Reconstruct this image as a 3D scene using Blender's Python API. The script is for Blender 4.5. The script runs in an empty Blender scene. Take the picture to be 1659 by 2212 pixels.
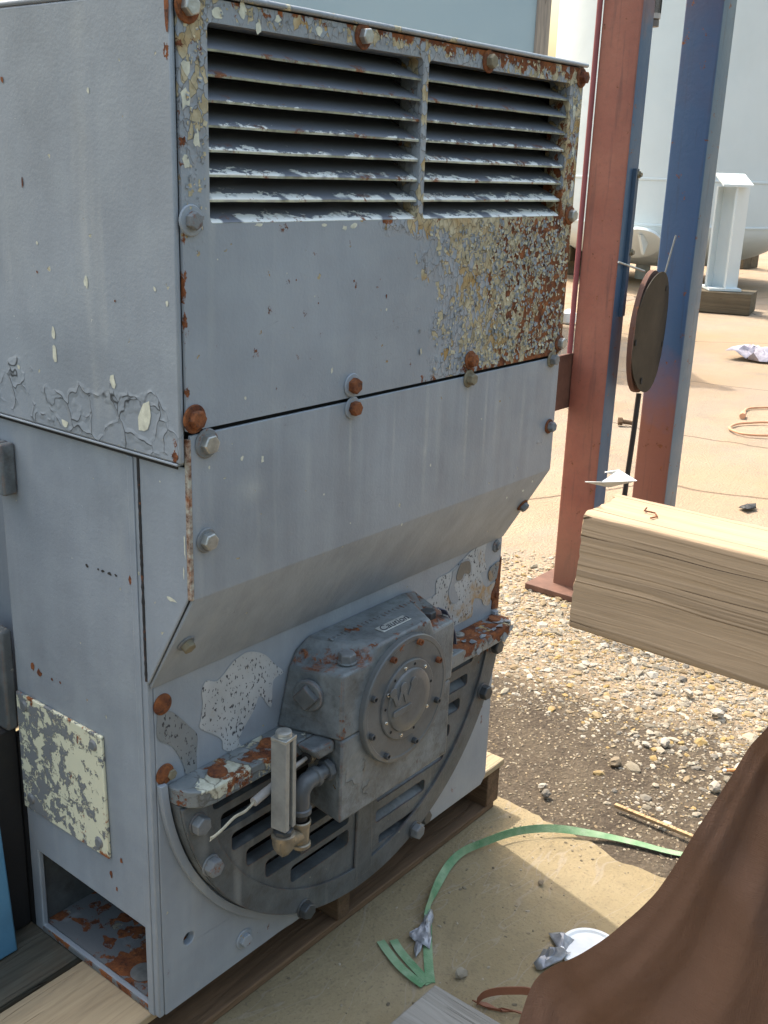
import bpy, bmesh, math, random
from mathutils import Vector, Matrix, noise
from mathutils.geometry import tessellate_polygon

S = bpy.context.scene
COL = S.collection
rnd = random.Random(7)

# ------------------------------------------------------------------ camera
CR = ((0.62664201, -0.77858109, 0.03363431),
      (-0.21860767, -0.2170453, -0.9513685),
      (0.7480177, 0.58881475, -0.3062135))          # rows: right, down, forward
CL = Vector((-0.97048, -1.22988, 1.45))
FL = 2304.0                                          # focal length in 1/1659 of the picture width
cam_d = bpy.data.cameras.new('camera')
cam = bpy.data.objects.new('camera', cam_d)
COL.objects.link(cam)
_r, _d, _f = [Vector(v).normalized() for v in CR]
_d = (_d - _r * _d.dot(_r)).normalized()
_f = _r.cross(_d).normalized()
cam.matrix_world = Matrix(((_r.x, -_d.x, -_f.x, CL.x), (_r.y, -_d.y, -_f.y, CL.y), (_r.z, -_d.z, -_f.z, CL.z), (0, 0, 0, 1)))
cam_d.sensor_fit = 'HORIZONTAL'
cam_d.sensor_width = 36.0
cam_d.lens = FL / 1659 * 36.0
cam_d.clip_start = 0.05
cam_d.clip_end = 600
S.camera = cam

# ------------------------------------------------------------------ light
SUN_EL, SUN_AZ = 60.5, 76.5          # azimuth measured from +X towards +Y
w = bpy.data.worlds.new('World'); S.world = w; w.use_nodes = True
nt = w.node_tree
sky = nt.nodes.new('ShaderNodeTexSky'); sky.sky_type = 'NISHITA'; sky.sun_disc = False
sky.sun_elevation = math.radians(SUN_EL); sky.sun_rotation = math.radians(90 - SUN_AZ)
sky.air_density = 2.2; sky.dust_density = 7.0; sky.ozone_density = 1.1
bg = nt.nodes['Background']; bg.inputs[1].default_value = 0.15
nt.links.new(sky.outputs[0], bg.inputs[0])
sun_d = bpy.data.lights.new('sun', 'SUN'); sun_d.energy = 2.0; sun_d.angle = math.radians(0.6); sun_d.color = (1.0, 0.94, 0.84)
sun = bpy.data.objects.new('sun', sun_d); COL.objects.link(sun)
e, a = math.radians(SUN_EL), math.radians(SUN_AZ)
sdir = Vector((math.cos(e) * math.cos(a), math.cos(e) * math.sin(a), math.sin(e)))
sun.rotation_euler = sdir.to_track_quat('Z', 'Y').to_euler()
sun.location = (3, 3, 8)
S.view_settings.view_transform = 'Standard'; S.view_settings.look = 'None'
S.view_settings.exposure = 1.3; S.view_settings.gamma = 1.0
try: S.view_settings.use_curve_mapping = False
except Exception: pass
S.cycles.max_bounces = 6


def at(u, v, ax, val):
    """the point of the plane axis=val that stands at a spot of the photograph (1659 units wide)"""
    d = _r * (u - 829.5) + _d * (v - 1106.0) + _f * FL
    t = (val - CL[ax]) / d[ax]
    return CL + d * t


# ------------------------------------------------------------------ objects
def obj(name, me, mats, parent=None, bevel=0.0, smooth=40, seg=2):
    if isinstance(me, bmesh.types.BMesh):
        m = bpy.data.meshes.new(name); bmesh.ops.recalc_face_normals(me, faces=me.faces[:])
        me.to_mesh(m); me.free(); me = m
        if smooth:
            for p in me.polygons: p.use_smooth = True
            me.set_sharp_from_angle(angle=math.radians(smooth))
    o = bpy.data.objects.new(name, me); COL.objects.link(o)
    if not isinstance(mats, (list, tuple)): mats = [mats]
    if not len(me.materials):
        for m in mats: me.materials.append(m)
    if parent is not None: o.parent = parent
    if bevel:
        b = o.modifiers.new('bevel', 'BEVEL'); b.width = bevel; b.segments = seg; b.limit_method = 'ANGLE'
        b.angle_limit = math.radians(35); b.harden_normals = False
    return o

def thing(name, label, cat, loc=(0, 0, 0), group=None):
    o = bpy.data.objects.new(name, None); COL.objects.link(o); o.location = loc
    o.empty_display_size = 0.1
    return tag(o, label, cat, group)

def tag(o, label, cat, group=None):
    o['label'] = label; o['category'] = cat
    if group: o['group'] = group
    return o

def at_base(o, loc):
    """put the origin of a finished one-mesh thing at its base"""
    o.data.transform(Matrix.Translation(-Vector(loc))); o.location = loc
    return o

# ------------------------------------------------------------------ shapes
def box(bm, x0, x1, y0, y1, z0, z1, mi=0):
    vs = [bm.verts.new((x, y, z)) for x in (x0, x1) for y in (y0, y1) for z in (z0, z1)]
    for f in ((0, 1, 3, 2), (4, 6, 7, 5), (0, 4, 5, 1), (2, 3, 7, 6), (0, 2, 6, 4), (1, 5, 7, 3)):
        fc = bm.faces.new([vs[i] for i in f]); fc.material_index = mi
    return vs

def plate(bm, loops, ax, a, b, mi=0):
    """flat plate with holes; loops are 2D outlines in the two axes other than ax (in xyz order)"""
    oth = [i for i in range(3) if i != ax]
    def p3(p, k):
        v = [0, 0, 0]; v[oth[0]] = p[0]; v[oth[1]] = p[1]; v[ax] = k; return v
    flat = [p for l in loops for p in l]
    tris = tessellate_polygon([[Vector((p[0], p[1], 0)) for p in l] for l in loops])
    A = [bm.verts.new(p3(p, a)) for p in flat]; B = [bm.verts.new(p3(p, b)) for p in flat]
    for t in tris:
        for V in (A, B):
            try: bm.faces.new([V[i] for i in t]).material_index = mi
            except ValueError: pass
    k = 0
    for l in loops:
        n = len(l)
        for i in range(n):
            j = (i + 1) % n
            try: bm.faces.new([A[k + i], A[k + j], B[k + j], B[k + i]]).material_index = mi
            except ValueError: pass
        k += n

def prism(bm, poly, ax, a, b, mi=0):
    """extrude one convex-ish outline keeping ngon caps (bevels cleanly)"""
    oth = [i for i in range(3) if i != ax]
    def p3(p, k):
        v = [0, 0, 0]; v[oth[0]] = p[0]; v[oth[1]] = p[1]; v[ax] = k; return v
    A = [bm.verts.new(p3(p, a)) for p in poly]; B = [bm.verts.new(p3(p, b)) for p in poly]
    n = len(poly)
    bm.faces.new(A).material_index = mi; bm.faces.new(B).material_index = mi
    for i in range(n):
        bm.faces.new([A[i], A[(i + 1) % n], B[(i + 1) % n], B[i]]).material_index = mi

def loft(bm, LA, LB, caps=True):
    A = [bm.verts.new(p) for p in LA]; B = [bm.verts.new(p) for p in LB]; n = len(A)
    for i in range(n): bm.faces.new([A[i], A[(i + 1) % n], B[(i + 1) % n], B[i]])
    if caps: bm.faces.new(A); bm.faces.new(B)

def frame_of(d):
    d = Vector(d).normalized()
    u = d.orthogonal().normalized()
    if abs(d.z) < 0.9: u = Vector((0, 0, 1)).cross(d).normalized()
    return u, d.cross(u).normalized(), d

def lathe(bm, prof, p=(0, 0, 0), d=(0, 0, 1), n=24, mi=0, rot=0.0, closed=True):
    """prof: list of (radius, height along d)"""
    u, v, d = frame_of(d); p = Vector(p); rings = []
    for r, h in prof:
        if r < 1e-6: rings.append([bm.verts.new(p + d * h)])
        else: rings.append([bm.verts.new(p + d * h + (u * math.cos(rot + 2 * math.pi * i / n) + v * math.sin(rot + 2 * math.pi * i / n)) * r) for i in range(n)])
    for a, b in zip(rings, rings[1:]):
        for i in range(n):
            j = (i + 1) % n
            q = [a[i] if len(a) > 1 else a[0], a[j] if len(a) > 1 else None, b[j] if len(b) > 1 else None, b[i] if len(b) > 1 else b[0]]
            q = [x for x in q if x]
            if len(q) >= 3: bm.faces.new(q).material_index = mi
    if closed:
        for r in (rings[0], rings[-1]):
            if len(r) > 1: bm.faces.new(r).material_index = mi

def tube(bm, pts, r, n=10, mi=0, cap=True):
    pts = [Vector(p) for p in pts]; rings = []; up = None
    for i, p in enumerate(pts):
        d = (pts[min(i + 1, len(pts) - 1)] - pts[max(i - 1, 0)]).normalized()
        if up is None: up = d.orthogonal().normalized()
        up = (up - d * up.dot(d)).normalized(); s = d.cross(up)
        rr = r[i] if isinstance(r, (list, tuple)) else r
        rings.append([bm.verts.new(p + (up * math.cos(2 * math.pi * k / n) + s * math.sin(2 * math.pi * k / n)) * rr) for k in range(n)])
    for a, b in zip(rings, rings[1:]):
        for k in range(n): bm.faces.new([a[k], a[(k + 1) % n], b[(k + 1) % n], b[k]]).material_index = mi
    if cap: bm.faces.new(rings[0]).material_index = mi; bm.faces.new(rings[-1]).material_index = mi

def curve(pts, n=6):
    """Catmull-Rom through the points"""
    P = [Vector(p) for p in pts]; P = [2 * P[0] - P[1]] + P + [2 * P[-1] - P[-2]]; out = []
    for i in range(1, len(P) - 2):
        for k in range(n):
            t = k / n
            out.append(0.5 * ((2 * P[i]) + (P[i + 1] - P[i - 1]) * t + (2 * P[i - 1] - 5 * P[i] + 4 * P[i + 1] - P[i + 2]) * t * t + (3 * P[i] - P[i - 1] - 3 * P[i + 1] + P[i + 2]) * t ** 3))
    out.append(P[-2]); return out

def circ(cx, cy, r, n=24, a0=0.0, a1=2 * math.pi):
    full = abs(a1 - a0 - 2 * math.pi) < 1e-6; m = n if full else n - 1
    return [(cx + r * math.cos(a0 + (a1 - a0) * i / m), cy + r * math.sin(a0 + (a1 - a0) * i / m)) for i in range(n)]

def rrect(x0, x1, y0, y1, r, n=4):
    o = []
    for cx, cy, a in ((x1 - r, y1 - r, 0), (x0 + r, y1 - r, 90), (x0 + r, y0 + r, 180), (x1 - r, y0 + r, 270)):
        for k in range(n + 1):
            t = math.radians(a + 90 * k / n); o.append((cx + r * math.cos(t), cy + r * math.sin(t)))
    return o

# ------------------------------------------------------------------ materials
class Mat:
    def __init__(s, name):
        s.m = bpy.data.materials.new(name); s.m.use_nodes = True; s.t = s.m.node_tree
        s.b = s.t.nodes['Principled BSDF']; s.tc = s.t.nodes.new('ShaderNodeTexCoord'); s.co = s.tc.outputs['Object']
    def _set(s, sock, v):
        if isinstance(v, bpy.types.NodeSocket): s.t.links.new(v, sock)
        elif isinstance(v, (tuple, list)) and len(v) == 3 and len(sock.default_value) == 4: sock.default_value = (*v, 1)
        else: sock.default_value = v
    def math(s, op, a, b=0.0, clamp=False):
        n = s.t.nodes.new('ShaderNodeMath'); n.operation = op; n.use_clamp = clamp
        s._set(n.inputs[0], a); s._set(n.inputs[1], b); return n.outputs[0]
    def add(s, a, b): return s.math('ADD', a, b)
    def mul(s, a, b): return s.math('MULTIPLY', a, b)
    def mr(s, v, a, b, c=0.0, d=1.0):
        n = s.t.nodes.new('ShaderNodeMapRange'); n.interpolation_type = 'LINEAR'
        for i, x in enumerate((v, a, b, c, d)): s._set(n.inputs[i], x)
        return n.outputs[0]
    def mix(s, f, a, b, mode='MIX'):
        n = s.t.nodes.new('ShaderNodeMix'); n.data_type = 'RGBA'; n.blend_type = mode
        s._set(n.inputs[0], f); s._set(n.inputs[6], a); s._set(n.inputs[7], b); return n.outputs[2]
    def vm(s, op, a, b):
        n = s.t.nodes.new('ShaderNodeVectorMath'); n.operation = op
        for i, x in ((0, a), (1, b)):
            if isinstance(x, bpy.types.NodeSocket): s.t.links.new(x, n.inputs[i])
            else: n.inputs[i].default_value = x
        return n.outputs['Value'] if op in ('LENGTH', 'DOT_PRODUCT') else n.outputs[0]
    def sc(s, v, k): return s.vm('MULTIPLY', v, k)
    def noise(s, scale, detail=3.0, rough=0.55, vec=None, dist=0.0):
        n = s.t.nodes.new('ShaderNodeTexNoise'); n.inputs['Scale'].default_value = scale; n.inputs['Detail'].default_value = detail
        n.inputs['Roughness'].default_value = rough; n.inputs['Distortion'].default_value = dist
        s.t.links.new(vec or s.co, n.inputs['Vector']); s.last = n; return n.outputs['Fac']
    def vor(s, scale, vec=None, feature='F1', out='Distance', rand=1.0):
        n = s.t.nodes.new('ShaderNodeTexVoronoi'); n.feature = feature; n.inputs['Scale'].default_value = scale
        n.inputs['Randomness'].default_value = rand
        s.t.links.new(vec or s.co, n.inputs['Vector']); return n.outputs[out]
    def sep(s, v, i):
        n = s.t.nodes.new('ShaderNodeSeparateXYZ'); s.t.links.new(v, n.inputs[0]); return n.outputs[i]
    def warp(s, scale, amt, vec=None):
        s.noise(scale, 2, 0.5, vec); c = s.last.outputs['Color']
        return s.vm('ADD', vec or s.co, s.sc(s.vm('SUBTRACT', c, (0.5, 0.5, 0.5)), (amt, amt, amt)))
    def blob(s, c, r, k=1.0):
        d = s.vm('LENGTH', s.vm('DIVIDE', s.vm('SUBTRACT', s.co, c), r), (0, 0, 0))
        return s.mr(d, 0.0, 1.0, k, 0.0)
    def blobs(s, base, L):
        v = base
        for c, r, k in L: v = s.add(v, s.blob(c, r, k))
        return v
    def bump(s, h, dist, strength=1.0, prev=None):
        n = s.t.nodes.new('ShaderNodeBump'); n.inputs['Distance'].default_value = dist; n.inputs['Strength'].default_value = strength
        s._set(n.inputs['Height'], h)
        if prev: s.t.links.new(prev, n.inputs['Normal'])
        return n.outputs[0]
    def out(s, col=None, rough=None, metal=None, nrm=None, **k):
        if col is not None: s._set(s.b.inputs['Base Color'], col)
        if rough is not None: s._set(s.b.inputs['Roughness'], rough)
        if metal is not None: s._set(s.b.inputs['Metallic'], metal)
        if nrm is not None: s.t.links.new(nrm, s.b.inputs['Normal'])
        for kk, v in k.items(): s._set(s.b.inputs[kk.replace('_', ' ')], v)
        return s.m

RUST_A, RUST_B, RUST_C = (0.11, 0.034, 0.016), (0.29, 0.098, 0.030), (0.05, 0.022, 0.015)
PRIMER = (0.62, 0.60, 0.47)
GREY = (0.285, 0.318, 0.362)

def rustcol(m):
    f = m.noise(38, 5, 0.65)
    c = m.mix(m.mr(f, 0.35, 0.65), RUST_A, RUST_B)
    return m.mix(m.mr(m.noise(90, 4, 0.7), 0.5, 0.7), c, RUST_C)

def paint(name, base=GREY, peel=(), rust=(), peel0=-0.15, rust0=-0.2, flake=95, stretch=(1, 1, 0.6), rough=0.42, dirt=0.0, cracks=(), primer=PRIMER, gloss=0.0, streaks=0.04, chip=1.0, bumps=1.0, edgewear=0.0, runs=()):
    m = Mat(name)
    lo = m.noise(4.5, 4, 0.6); st = m.noise(1, 3, 0.6, m.sc(m.co, (26, 26, 1.6)))
    k = m.add(m.mr(lo, 0.3, 0.7, 0.86, 1.12), m.mr(st, 0.35, 0.75, -streaks * .4, streaks))
    if dirt: k = m.mul(k, m.mr(m.noise(14, 5, 0.7), 0.3, 0.7, 1 - dirt, 1.1))
    cmb = m.t.nodes.new('ShaderNodeVectorMath'); cmb.operation = 'SCALE'
    cmb.inputs[0].default_value = base; m.t.links.new(k, cmb.inputs[3]); col = cmb.outputs[0]
    # faint warm and cool blotches of weathered paint
    col = m.mix(m.mr(m.noise(9, 3, 0.6), 0.5, 0.75, 0.0, 0.35), col, (base[0] * 1.12, base[1] * 1.1, base[2] * 1.02))
    run = m.mul(m.mr(m.noise(1, 2, 0.5, m.sc(m.warp(5, 0.02), (17, 17, 0.5))), 0.60, 0.70), m.mr(m.noise(2.6, 3, 0.6), 0.45, 0.6))
    col = m.mix(m.mul(run, 0.38), col, (0.48, 0.49, 0.48))
    if runs:
        rv = m.blobs(0.0, [((x_, -0.11, z_), (w_, 5, l_), k_) for x_, z_, w_, l_, k_ in runs]); col = m.mix(m.mul(m.math('MINIMUM', rv, 1.0), m.mr(m.noise(30, 4, 0.7), 0.3, 0.7, 0.2, 0.75)), col, (0.50, 0.51, 0.50))
    smg = m.mr(m.noise(3.2, 5, 0.72, m.vm('ADD', m.co, (4, 9, 2))), 0.55, 0.72, 0, 0.3); col = m.mix(smg, col, tuple(x * 0.62 for x in base))
    scv = m.sc(m.warp(2.0, 0.25), (1.5, 1.5, 26)); scr = m.mul(m.mr(m.math('ABSOLUTE', m.math('SUBTRACT', m.noise(2.2, 1, 0.4, scv), 0.5)), 0.0, 0.0022, 1, 0), m.mr(m.noise(5, 3, 0.6, m.vm('ADD', m.co, (1, 2, 7))), 0.58, 0.66))
    col = m.mix(m.mul(scr, 0.5), col, (0.12, 0.11, 0.10))
    if dirt: col = m.mix(m.mr(m.noise(22, 5, 0.75), 0.52, 0.7, 0, dirt), col, (0.05, 0.042, 0.03))
    wv = m.sc(m.warp(70, 0.012), stretch)
    pm = m.add(m.blobs(peel0, peel), m.mr(m.noise(16, 4, 0.7), 0.25, 0.75, -0.38, 0.38))
    cell = m.sep(m.vor(flake, wv, 'F1', 'Color'), 0)
    edge = m.vor(flake, wv, 'DISTANCE_TO_EDGE')
    peeled = m.mr(m.math('SUBTRACT', pm, cell), 0.0, 0.04)
    crack = m.mul(m.mr(edge, 0.01, 0.06, 1, 0), m.mr(pm, 0.02, 0.18))
    # small isolated chips
    chips = m.mr(m.noise(60, 2, 0.5, m.warp(140, 0.01)), 0.765 - 0.01 * chip, 0.775 - 0.01 * chip)
    peeled = m.math('MAXIMUM', peeled, chips)
    prim = m.mix(m.mr(m.noise(55, 4, 0.6), 0.35, 0.65), primer, (primer[0] * 0.62, primer[1] * 0.6, primer[2] * 0.55))
    prim = m.mix(m.mr(m.noise(9, 3, 0.6), 0.5, 0.62), prim, (primer[0] * 0.68, primer[1] * 0.5, primer[2] * 0.28))
    rm = m.add(m.blobs(rust0, rust), m.mr(m.noise(30, 6, 0.75), 0.25, 0.75, -0.45, 0.45))
    rm = m.add(rm, m.mul(m.math('SUBTRACT', m.sep(m.vor(flake * 0.8, wv, 'F1', 'Color'), 1), 0.5), 0.7))
    rusted = m.mr(rm, 0.26, 0.36)
    # big slow cracks that lift the paint
    if edgewear:
        g_ = m.t.nodes.new('ShaderNodeNewGeometry'); bv = m.t.nodes.new('ShaderNodeBevel'); bv.samples = 4; bv.inputs['Radius'].default_value = 0.005; dt = m.math('SUBTRACT', 1.0, m.vm('DOT_PRODUCT', bv.outputs[0], g_.outputs['True Normal'])); ew = m.mul(m.mr(dt, 0.02, 0.10), m.mr(m.noise(24, 5, 0.75), 0.46, 0.56))
        rusted = m.math('MAXIMUM', rusted, m.mul(ew, edgewear))
    h2 = None
    if cracks:
        w2 = m.warp(18, 0.06); e2 = m.vor(20, w2, 'DISTANCE_TO_EDGE')
        cm = m.mr(m.add(m.blobs(-0.42, cracks), m.mr(m.noise(9, 3, 0.6), 0.3, 0.7, -0.35, 0.35)), 0.1, 0.2)
        cm = m.mul(cm, m.mr(m.noise(20, 3, 0.6), 0.42, 0.52)); c2 = m.mul(m.mr(e2, 0.004, 0.024, 1, 0), cm); h2 = m.mul(m.mr(e2, 0.0, 0.14, 1, 0), cm)
    col = m.mix(peeled, col, prim)
    col = m.mix(m.mul(crack, 0.6), col, (0.05, 0.04, 0.03))
    col = m.mix(rusted, col, rustcol(m))
    if cracks: col = m.mix(m.mul(c2, 0.9), col, (0.02, 0.02, 0.02))
    curl = m.mul(m.mr(m.vor(flake, wv), 0.0, 0.7, 0, 1), m.mr(pm, 0.0, 0.3))
    h = m.add(m.mul(peeled, -1.0), m.add(m.mul(curl, 1.1), m.mul(rusted, m.mul(m.noise(160, 4, 0.7), 0.8))))
    n1 = m.bump(h, 0.0016 * bumps)
    n2 = m.bump(m.add(m.mul(m.noise(170, 2, 0.6), 0.6), m.mul(m.noise(13, 3, 0.5), 1.5)), 0.0008 * bumps, 1.0, n1)
    n2 = m.bump(m.noise(3.0, 2, 0.5), 0.006, 1.0, n2)
    if cracks: n2 = m.bump(h2, 0.0014, 1.0, n2)
    r = m.mix(peeled, (rough,) * 3, (0.8,) * 3); r = m.mix(rusted, r, (0.92,) * 3)
    return m.out(col, r, 0.0, n2, Specular_IOR_Level=0.4)

def plain(name, col, rough=0.6, metal=0.0, var=0.12, scale=12, bump=0.0006, bscale=120, **k):
    m = Mat(name); f = m.noise(scale, 4, 0.6)
    c = m.mix(m.mr(f, 0.3, 0.7), tuple(x * (1 - var) for x in col), tuple(min(1, x * (1 + var)) for x in col))
    return m.out(c, rough, metal, m.bump(m.noise(bscale, 3, 0.6), bump) if bump else None, **k)

def rusty(name, base=None, amt=0.9):
    m = Mat(name); c = rustcol(m)
    if base: c = m.mix(m.mr(m.noise(45, 5, 0.7), 0.5 - 0.3 * (1 - amt), 0.6), base, c) if amt > 0.5 else m.mix(m.mr(m.noise(60, 5, 0.7), 0.55, 0.68), base, c)
    return m.out(c, 0.9, 0.0, m.bump(m.noise(220, 5, 0.75), 0.0012))

def wood(name, a, b, axis=0, scale=1.0, dark=(0.10, 0.07, 0.045), crackamt=0.6, stain=0.0, rough=0.85, ringy=1.0):
    m = Mat(name)
    k = [34, 34, 34]; k[axis] = 1.1; k = tuple(x * scale for x in k)
    v = m.sc(m.warp(2.2, 0.03), k)
    g = m.noise(1.0, 5, 0.7, v); g2 = m.noise(5.5, 3, 0.7, v)
    c = m.mix(m.mr(g, 0.38, 0.62), a, b)
    # growth rings as raised darker bands
    k3 = [19, 9, 24]; k3[axis] = 0.42; rg = m.noise(1.5 * scale, 2, 0.4, m.sc(m.warp(1.6, 0.05), tuple(k3)), 0.3)
    band = m.math('SINE', m.mul(rg, 62.0)); kz = [7, 7, 13]; kz[axis] = 0.6; bd = m.mul(m.mr(band, 0.1, 1.0), m.mr(m.noise(1.0, 2, 0.5, m.sc(m.co, tuple(kz))), 0.40, 0.60, 0.25, 1.25))
    c = m.mix(m.mul(bd, 0.5 * ringy), c, tuple(x * 0.48 for x in a))
    c = m.mix(m.mr(g2, 0.5, 0.72, 0, 0.4), c, tuple(x * 0.55 for x in b))
    kc = [30, 30, 30]; kc[axis] = 0.9
    cr = m.noise(1.0, 2, 0.4, m.sc(m.warp(3, 0.02), tuple(x * scale for x in kc)))
    crk = m.mul(m.mr(m.math('ABSOLUTE', m.math('SUBTRACT', cr, 0.5)), 0.0, 0.006, 1, 0), m.mr(m.noise(3.5, 2), 0.5, 0.56))
    c = m.mix(m.mul(crk, crackamt), c, dark)
    if stain: c = m.mix(m.mr(m.noise(6, 4, 0.7), 0.45, 0.65, 0, stain), c, dark)
    n = m.bump(m.add(m.add(m.mul(g2, 0.5), m.mul(bd, 0.5)), m.mul(crk, -2.0)), 0.0014)
    return m.out(c, rough, 0.0, n, Specular_IOR_Level=0.2)

M = {}
# louvre cover: heavy flaking on the lower right, rust along the top and right edges
M['cover'] = paint('flaking_grey_paint_louvre', peel=[((0.95, -0.11, 1.22), (0.46, 1, 0.6), 1.05), ((0.72, -0.11, 1.25), (0.34, 1, 0.34), 0.55), ((0.62, -0.11, 1.36), (0.3, 1, 0.09), 0.5), ((1.0, -0.11, 1.3), (0.22, 1, 0.7), 0.75), ((0.86, -0.11, 1.12), (0.25, 1, 0.12), 0.5), ((0.5, -0.11, 1.645), (0.9, 1, 0.05), 0.95), ((0.02, -0.11, 1.60), (0.06, 1, 0.12), 0.6),
    ((0.02, -0.11, 1.50), (0.06, 1, 0.22), 0.8), ((0.52, -0.11, 1.5), (0.03, 1, 0.22), 0.85), ((0.7, -0.11, 1.368), (0.5, 1, 0.035), 0.95)],
    rust=[((0.97, -0.11, 1.22), (0.30, 1, 0.42), 0.95), ((0.85, -0.11, 1.645), (0.5, 1, 0.03), 0.7), ((0.5, -0.11, 1.65), (0.7, 1, 0.016), 0.6), ((0.0, -0.11, 1.3), (0.008, 1, 0.5), 0.5), ((0.75, -0.11, 1.09), (0.3, 1, 0.02), 0.5), ((0.42, -0.11, 1.37), (0.04, 1, 0.012), 0.6)], peel0=-0.42, rust0=-0.25, flake=80, primer=(0.56, 0.49, 0.34))
M['cover2'] = paint('grey_paint_lower_cover', peel=[((0.95, -0.1, 0.86), (0.14, 1, 0.05), 0.5), ((0.04, -0.1, 0.9), (0.05, 1, 0.06), 0.3)], peel0=-0.5,
    rust=[((0.0, -0.11, 0.9), (0.006, 1, 0.3), 0.8), ((0.99, -0.11, 0.84), (0.06, 1, 0.02), 0.3)], rust0=-0.45, streaks=0.13, runs=[(0.695, 0.98, 0.007, 0.14, 0.8), (0.76, 0.99, 0.006, 0.13, 0.8), (0.80, 1.0, 0.012, 0.12, 0.5), (0.565, 0.97, 0.008, 0.16, 0.9), (0.352, 1.02, 0.005, 0.10, 0.7), (0.47, 0.98, 0.005, 0.12, 0.5), (0.90, 0.98, 0.010, 0.10, 0.5), (0.12, 0.98, 0.045, 0.035, 0.6), (0.62, 0.73, 0.006, 0.09, 0.5), (0.40, 0.72, 0.012, 0.09, 0.4), (0.25, 0.99, 0.01, 0.06, 0.4)],
    cracks=[((0.95, -0.11, 0.9), (0.14, 0.3, 0.1), 0.55), ((0.05, -0.11, 0.95), (0.1, 0.3, 0.15), 0.3)])
M['hood'] = paint('grey_paint_hood', peel=[((-0.012, -0.1, 1.6), (0.4, 0.02, 0.1), 0.4), ((-0.012, -0.1, 1.05), (0.4, 0.02, 0.03), 0.4), ((0.5, -0.11, 1.652), (1.2, 0.05, 0.05), 0.6)], peel0=-0.5, rust0=-0.5,
    rust=[((-0.012, -0.1, 1.05), (0.1, 0.03, 0.05), 0.8), ((-0.012, -0.1, 1.58), (0.1, 0.012, 0.1), 0.7), ((-0.012, 0.37, 1.66), (0.1, 0.2, 0.04), 0.6)],
    cracks=[((-0.012, 0.0, 1.08), (0.2, 0.2, 0.12), 1.25), ((-0.012, 0.28, 1.09), (0.2, 0.22, 0.10), 0.95)], streaks=0.05)
M['frame'] = paint('grey_paint_frame', peel0=-0.5, rust0=-0.42, rust=[((0, 0.25, 0.56), (0.1, 0.16, 0.05), 0.35), ((0, 0.07, 0.25), (0.1, 0.04, 0.09), 0.3), ((0, 0.0, 0.1), (0.05, 0.012, 0.2), 0.3), ((1.03, 0, 0.5), (0.02, 0.1, 0.3), 0.8), ((1.0, 0, 0.3), (0.012, 0.1, 0.25), 0.6), ((0.25, 0, 0.03), (0.12, 0.1, 0.03), 0.4), ((0.9, 0, 0.05), (0.06, 0.1, 0.04), 0.5)], streaks=0.06)
M['base'] = paint('rusted_base_plate', base=(0.15, 0.16, 0.17), peel0=-0.1, rust0=0.16, rust=[((0.03, 0.1, 0.01), (0.25, 0.12, 0.1), 0.4)], flake=45, primer=(0.38, 0.38, 0.32))
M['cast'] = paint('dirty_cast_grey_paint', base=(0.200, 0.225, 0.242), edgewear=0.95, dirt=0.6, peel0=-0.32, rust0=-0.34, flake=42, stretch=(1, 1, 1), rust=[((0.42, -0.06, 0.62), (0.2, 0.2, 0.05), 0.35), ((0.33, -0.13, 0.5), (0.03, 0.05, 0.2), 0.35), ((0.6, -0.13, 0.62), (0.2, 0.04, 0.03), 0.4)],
    cracks=[((0.45, -0.13, 0.33), (0.3, 0.2, 0.2), 0.5), ((0.35, -0.05, 0.6), (0.2, 0.2, 0.1), 0.3)], primer=(0.2, 0.2, 0.18), rough=0.38, streaks=0.1, bumps=1.6)
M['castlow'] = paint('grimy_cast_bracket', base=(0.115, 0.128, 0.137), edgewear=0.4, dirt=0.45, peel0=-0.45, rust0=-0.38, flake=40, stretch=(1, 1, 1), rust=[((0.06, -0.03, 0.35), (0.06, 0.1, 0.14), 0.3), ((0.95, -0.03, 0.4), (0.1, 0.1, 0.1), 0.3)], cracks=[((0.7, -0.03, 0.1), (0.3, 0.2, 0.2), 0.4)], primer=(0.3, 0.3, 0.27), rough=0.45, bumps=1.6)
M['dish'] = paint('smooth_cast_cover', base=(0.135, 0.144, 0.150), dirt=0.25, peel0=-0.6, rust0=-0.45, rust=[((0.5, -0.14, 0.6), (0.1, 0.1, 0.03), 0.5)], rough=0.3, streaks=0.03, bumps=0.5, chip=-3)
M['ledge'] = paint('peeling_ledge_paint', base=(0.17, 0.19, 0.2), peel0=0.1, rust0=-0.1, flake=30, stretch=(1, 1, 1), peel=[((0.15, -0.03, 0.46), (0.14, 0.2, 0.1), 0.3)], rust=[((0.12, -0.05, 0.45), (0.12, 0.1, 0.05), 0.45), ((0.9, -0.03, 0.46), (0.22, 0.1, 0.03), 0.9)], primer=(0.6, 0.6, 0.5))
M['slat'] = None
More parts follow.
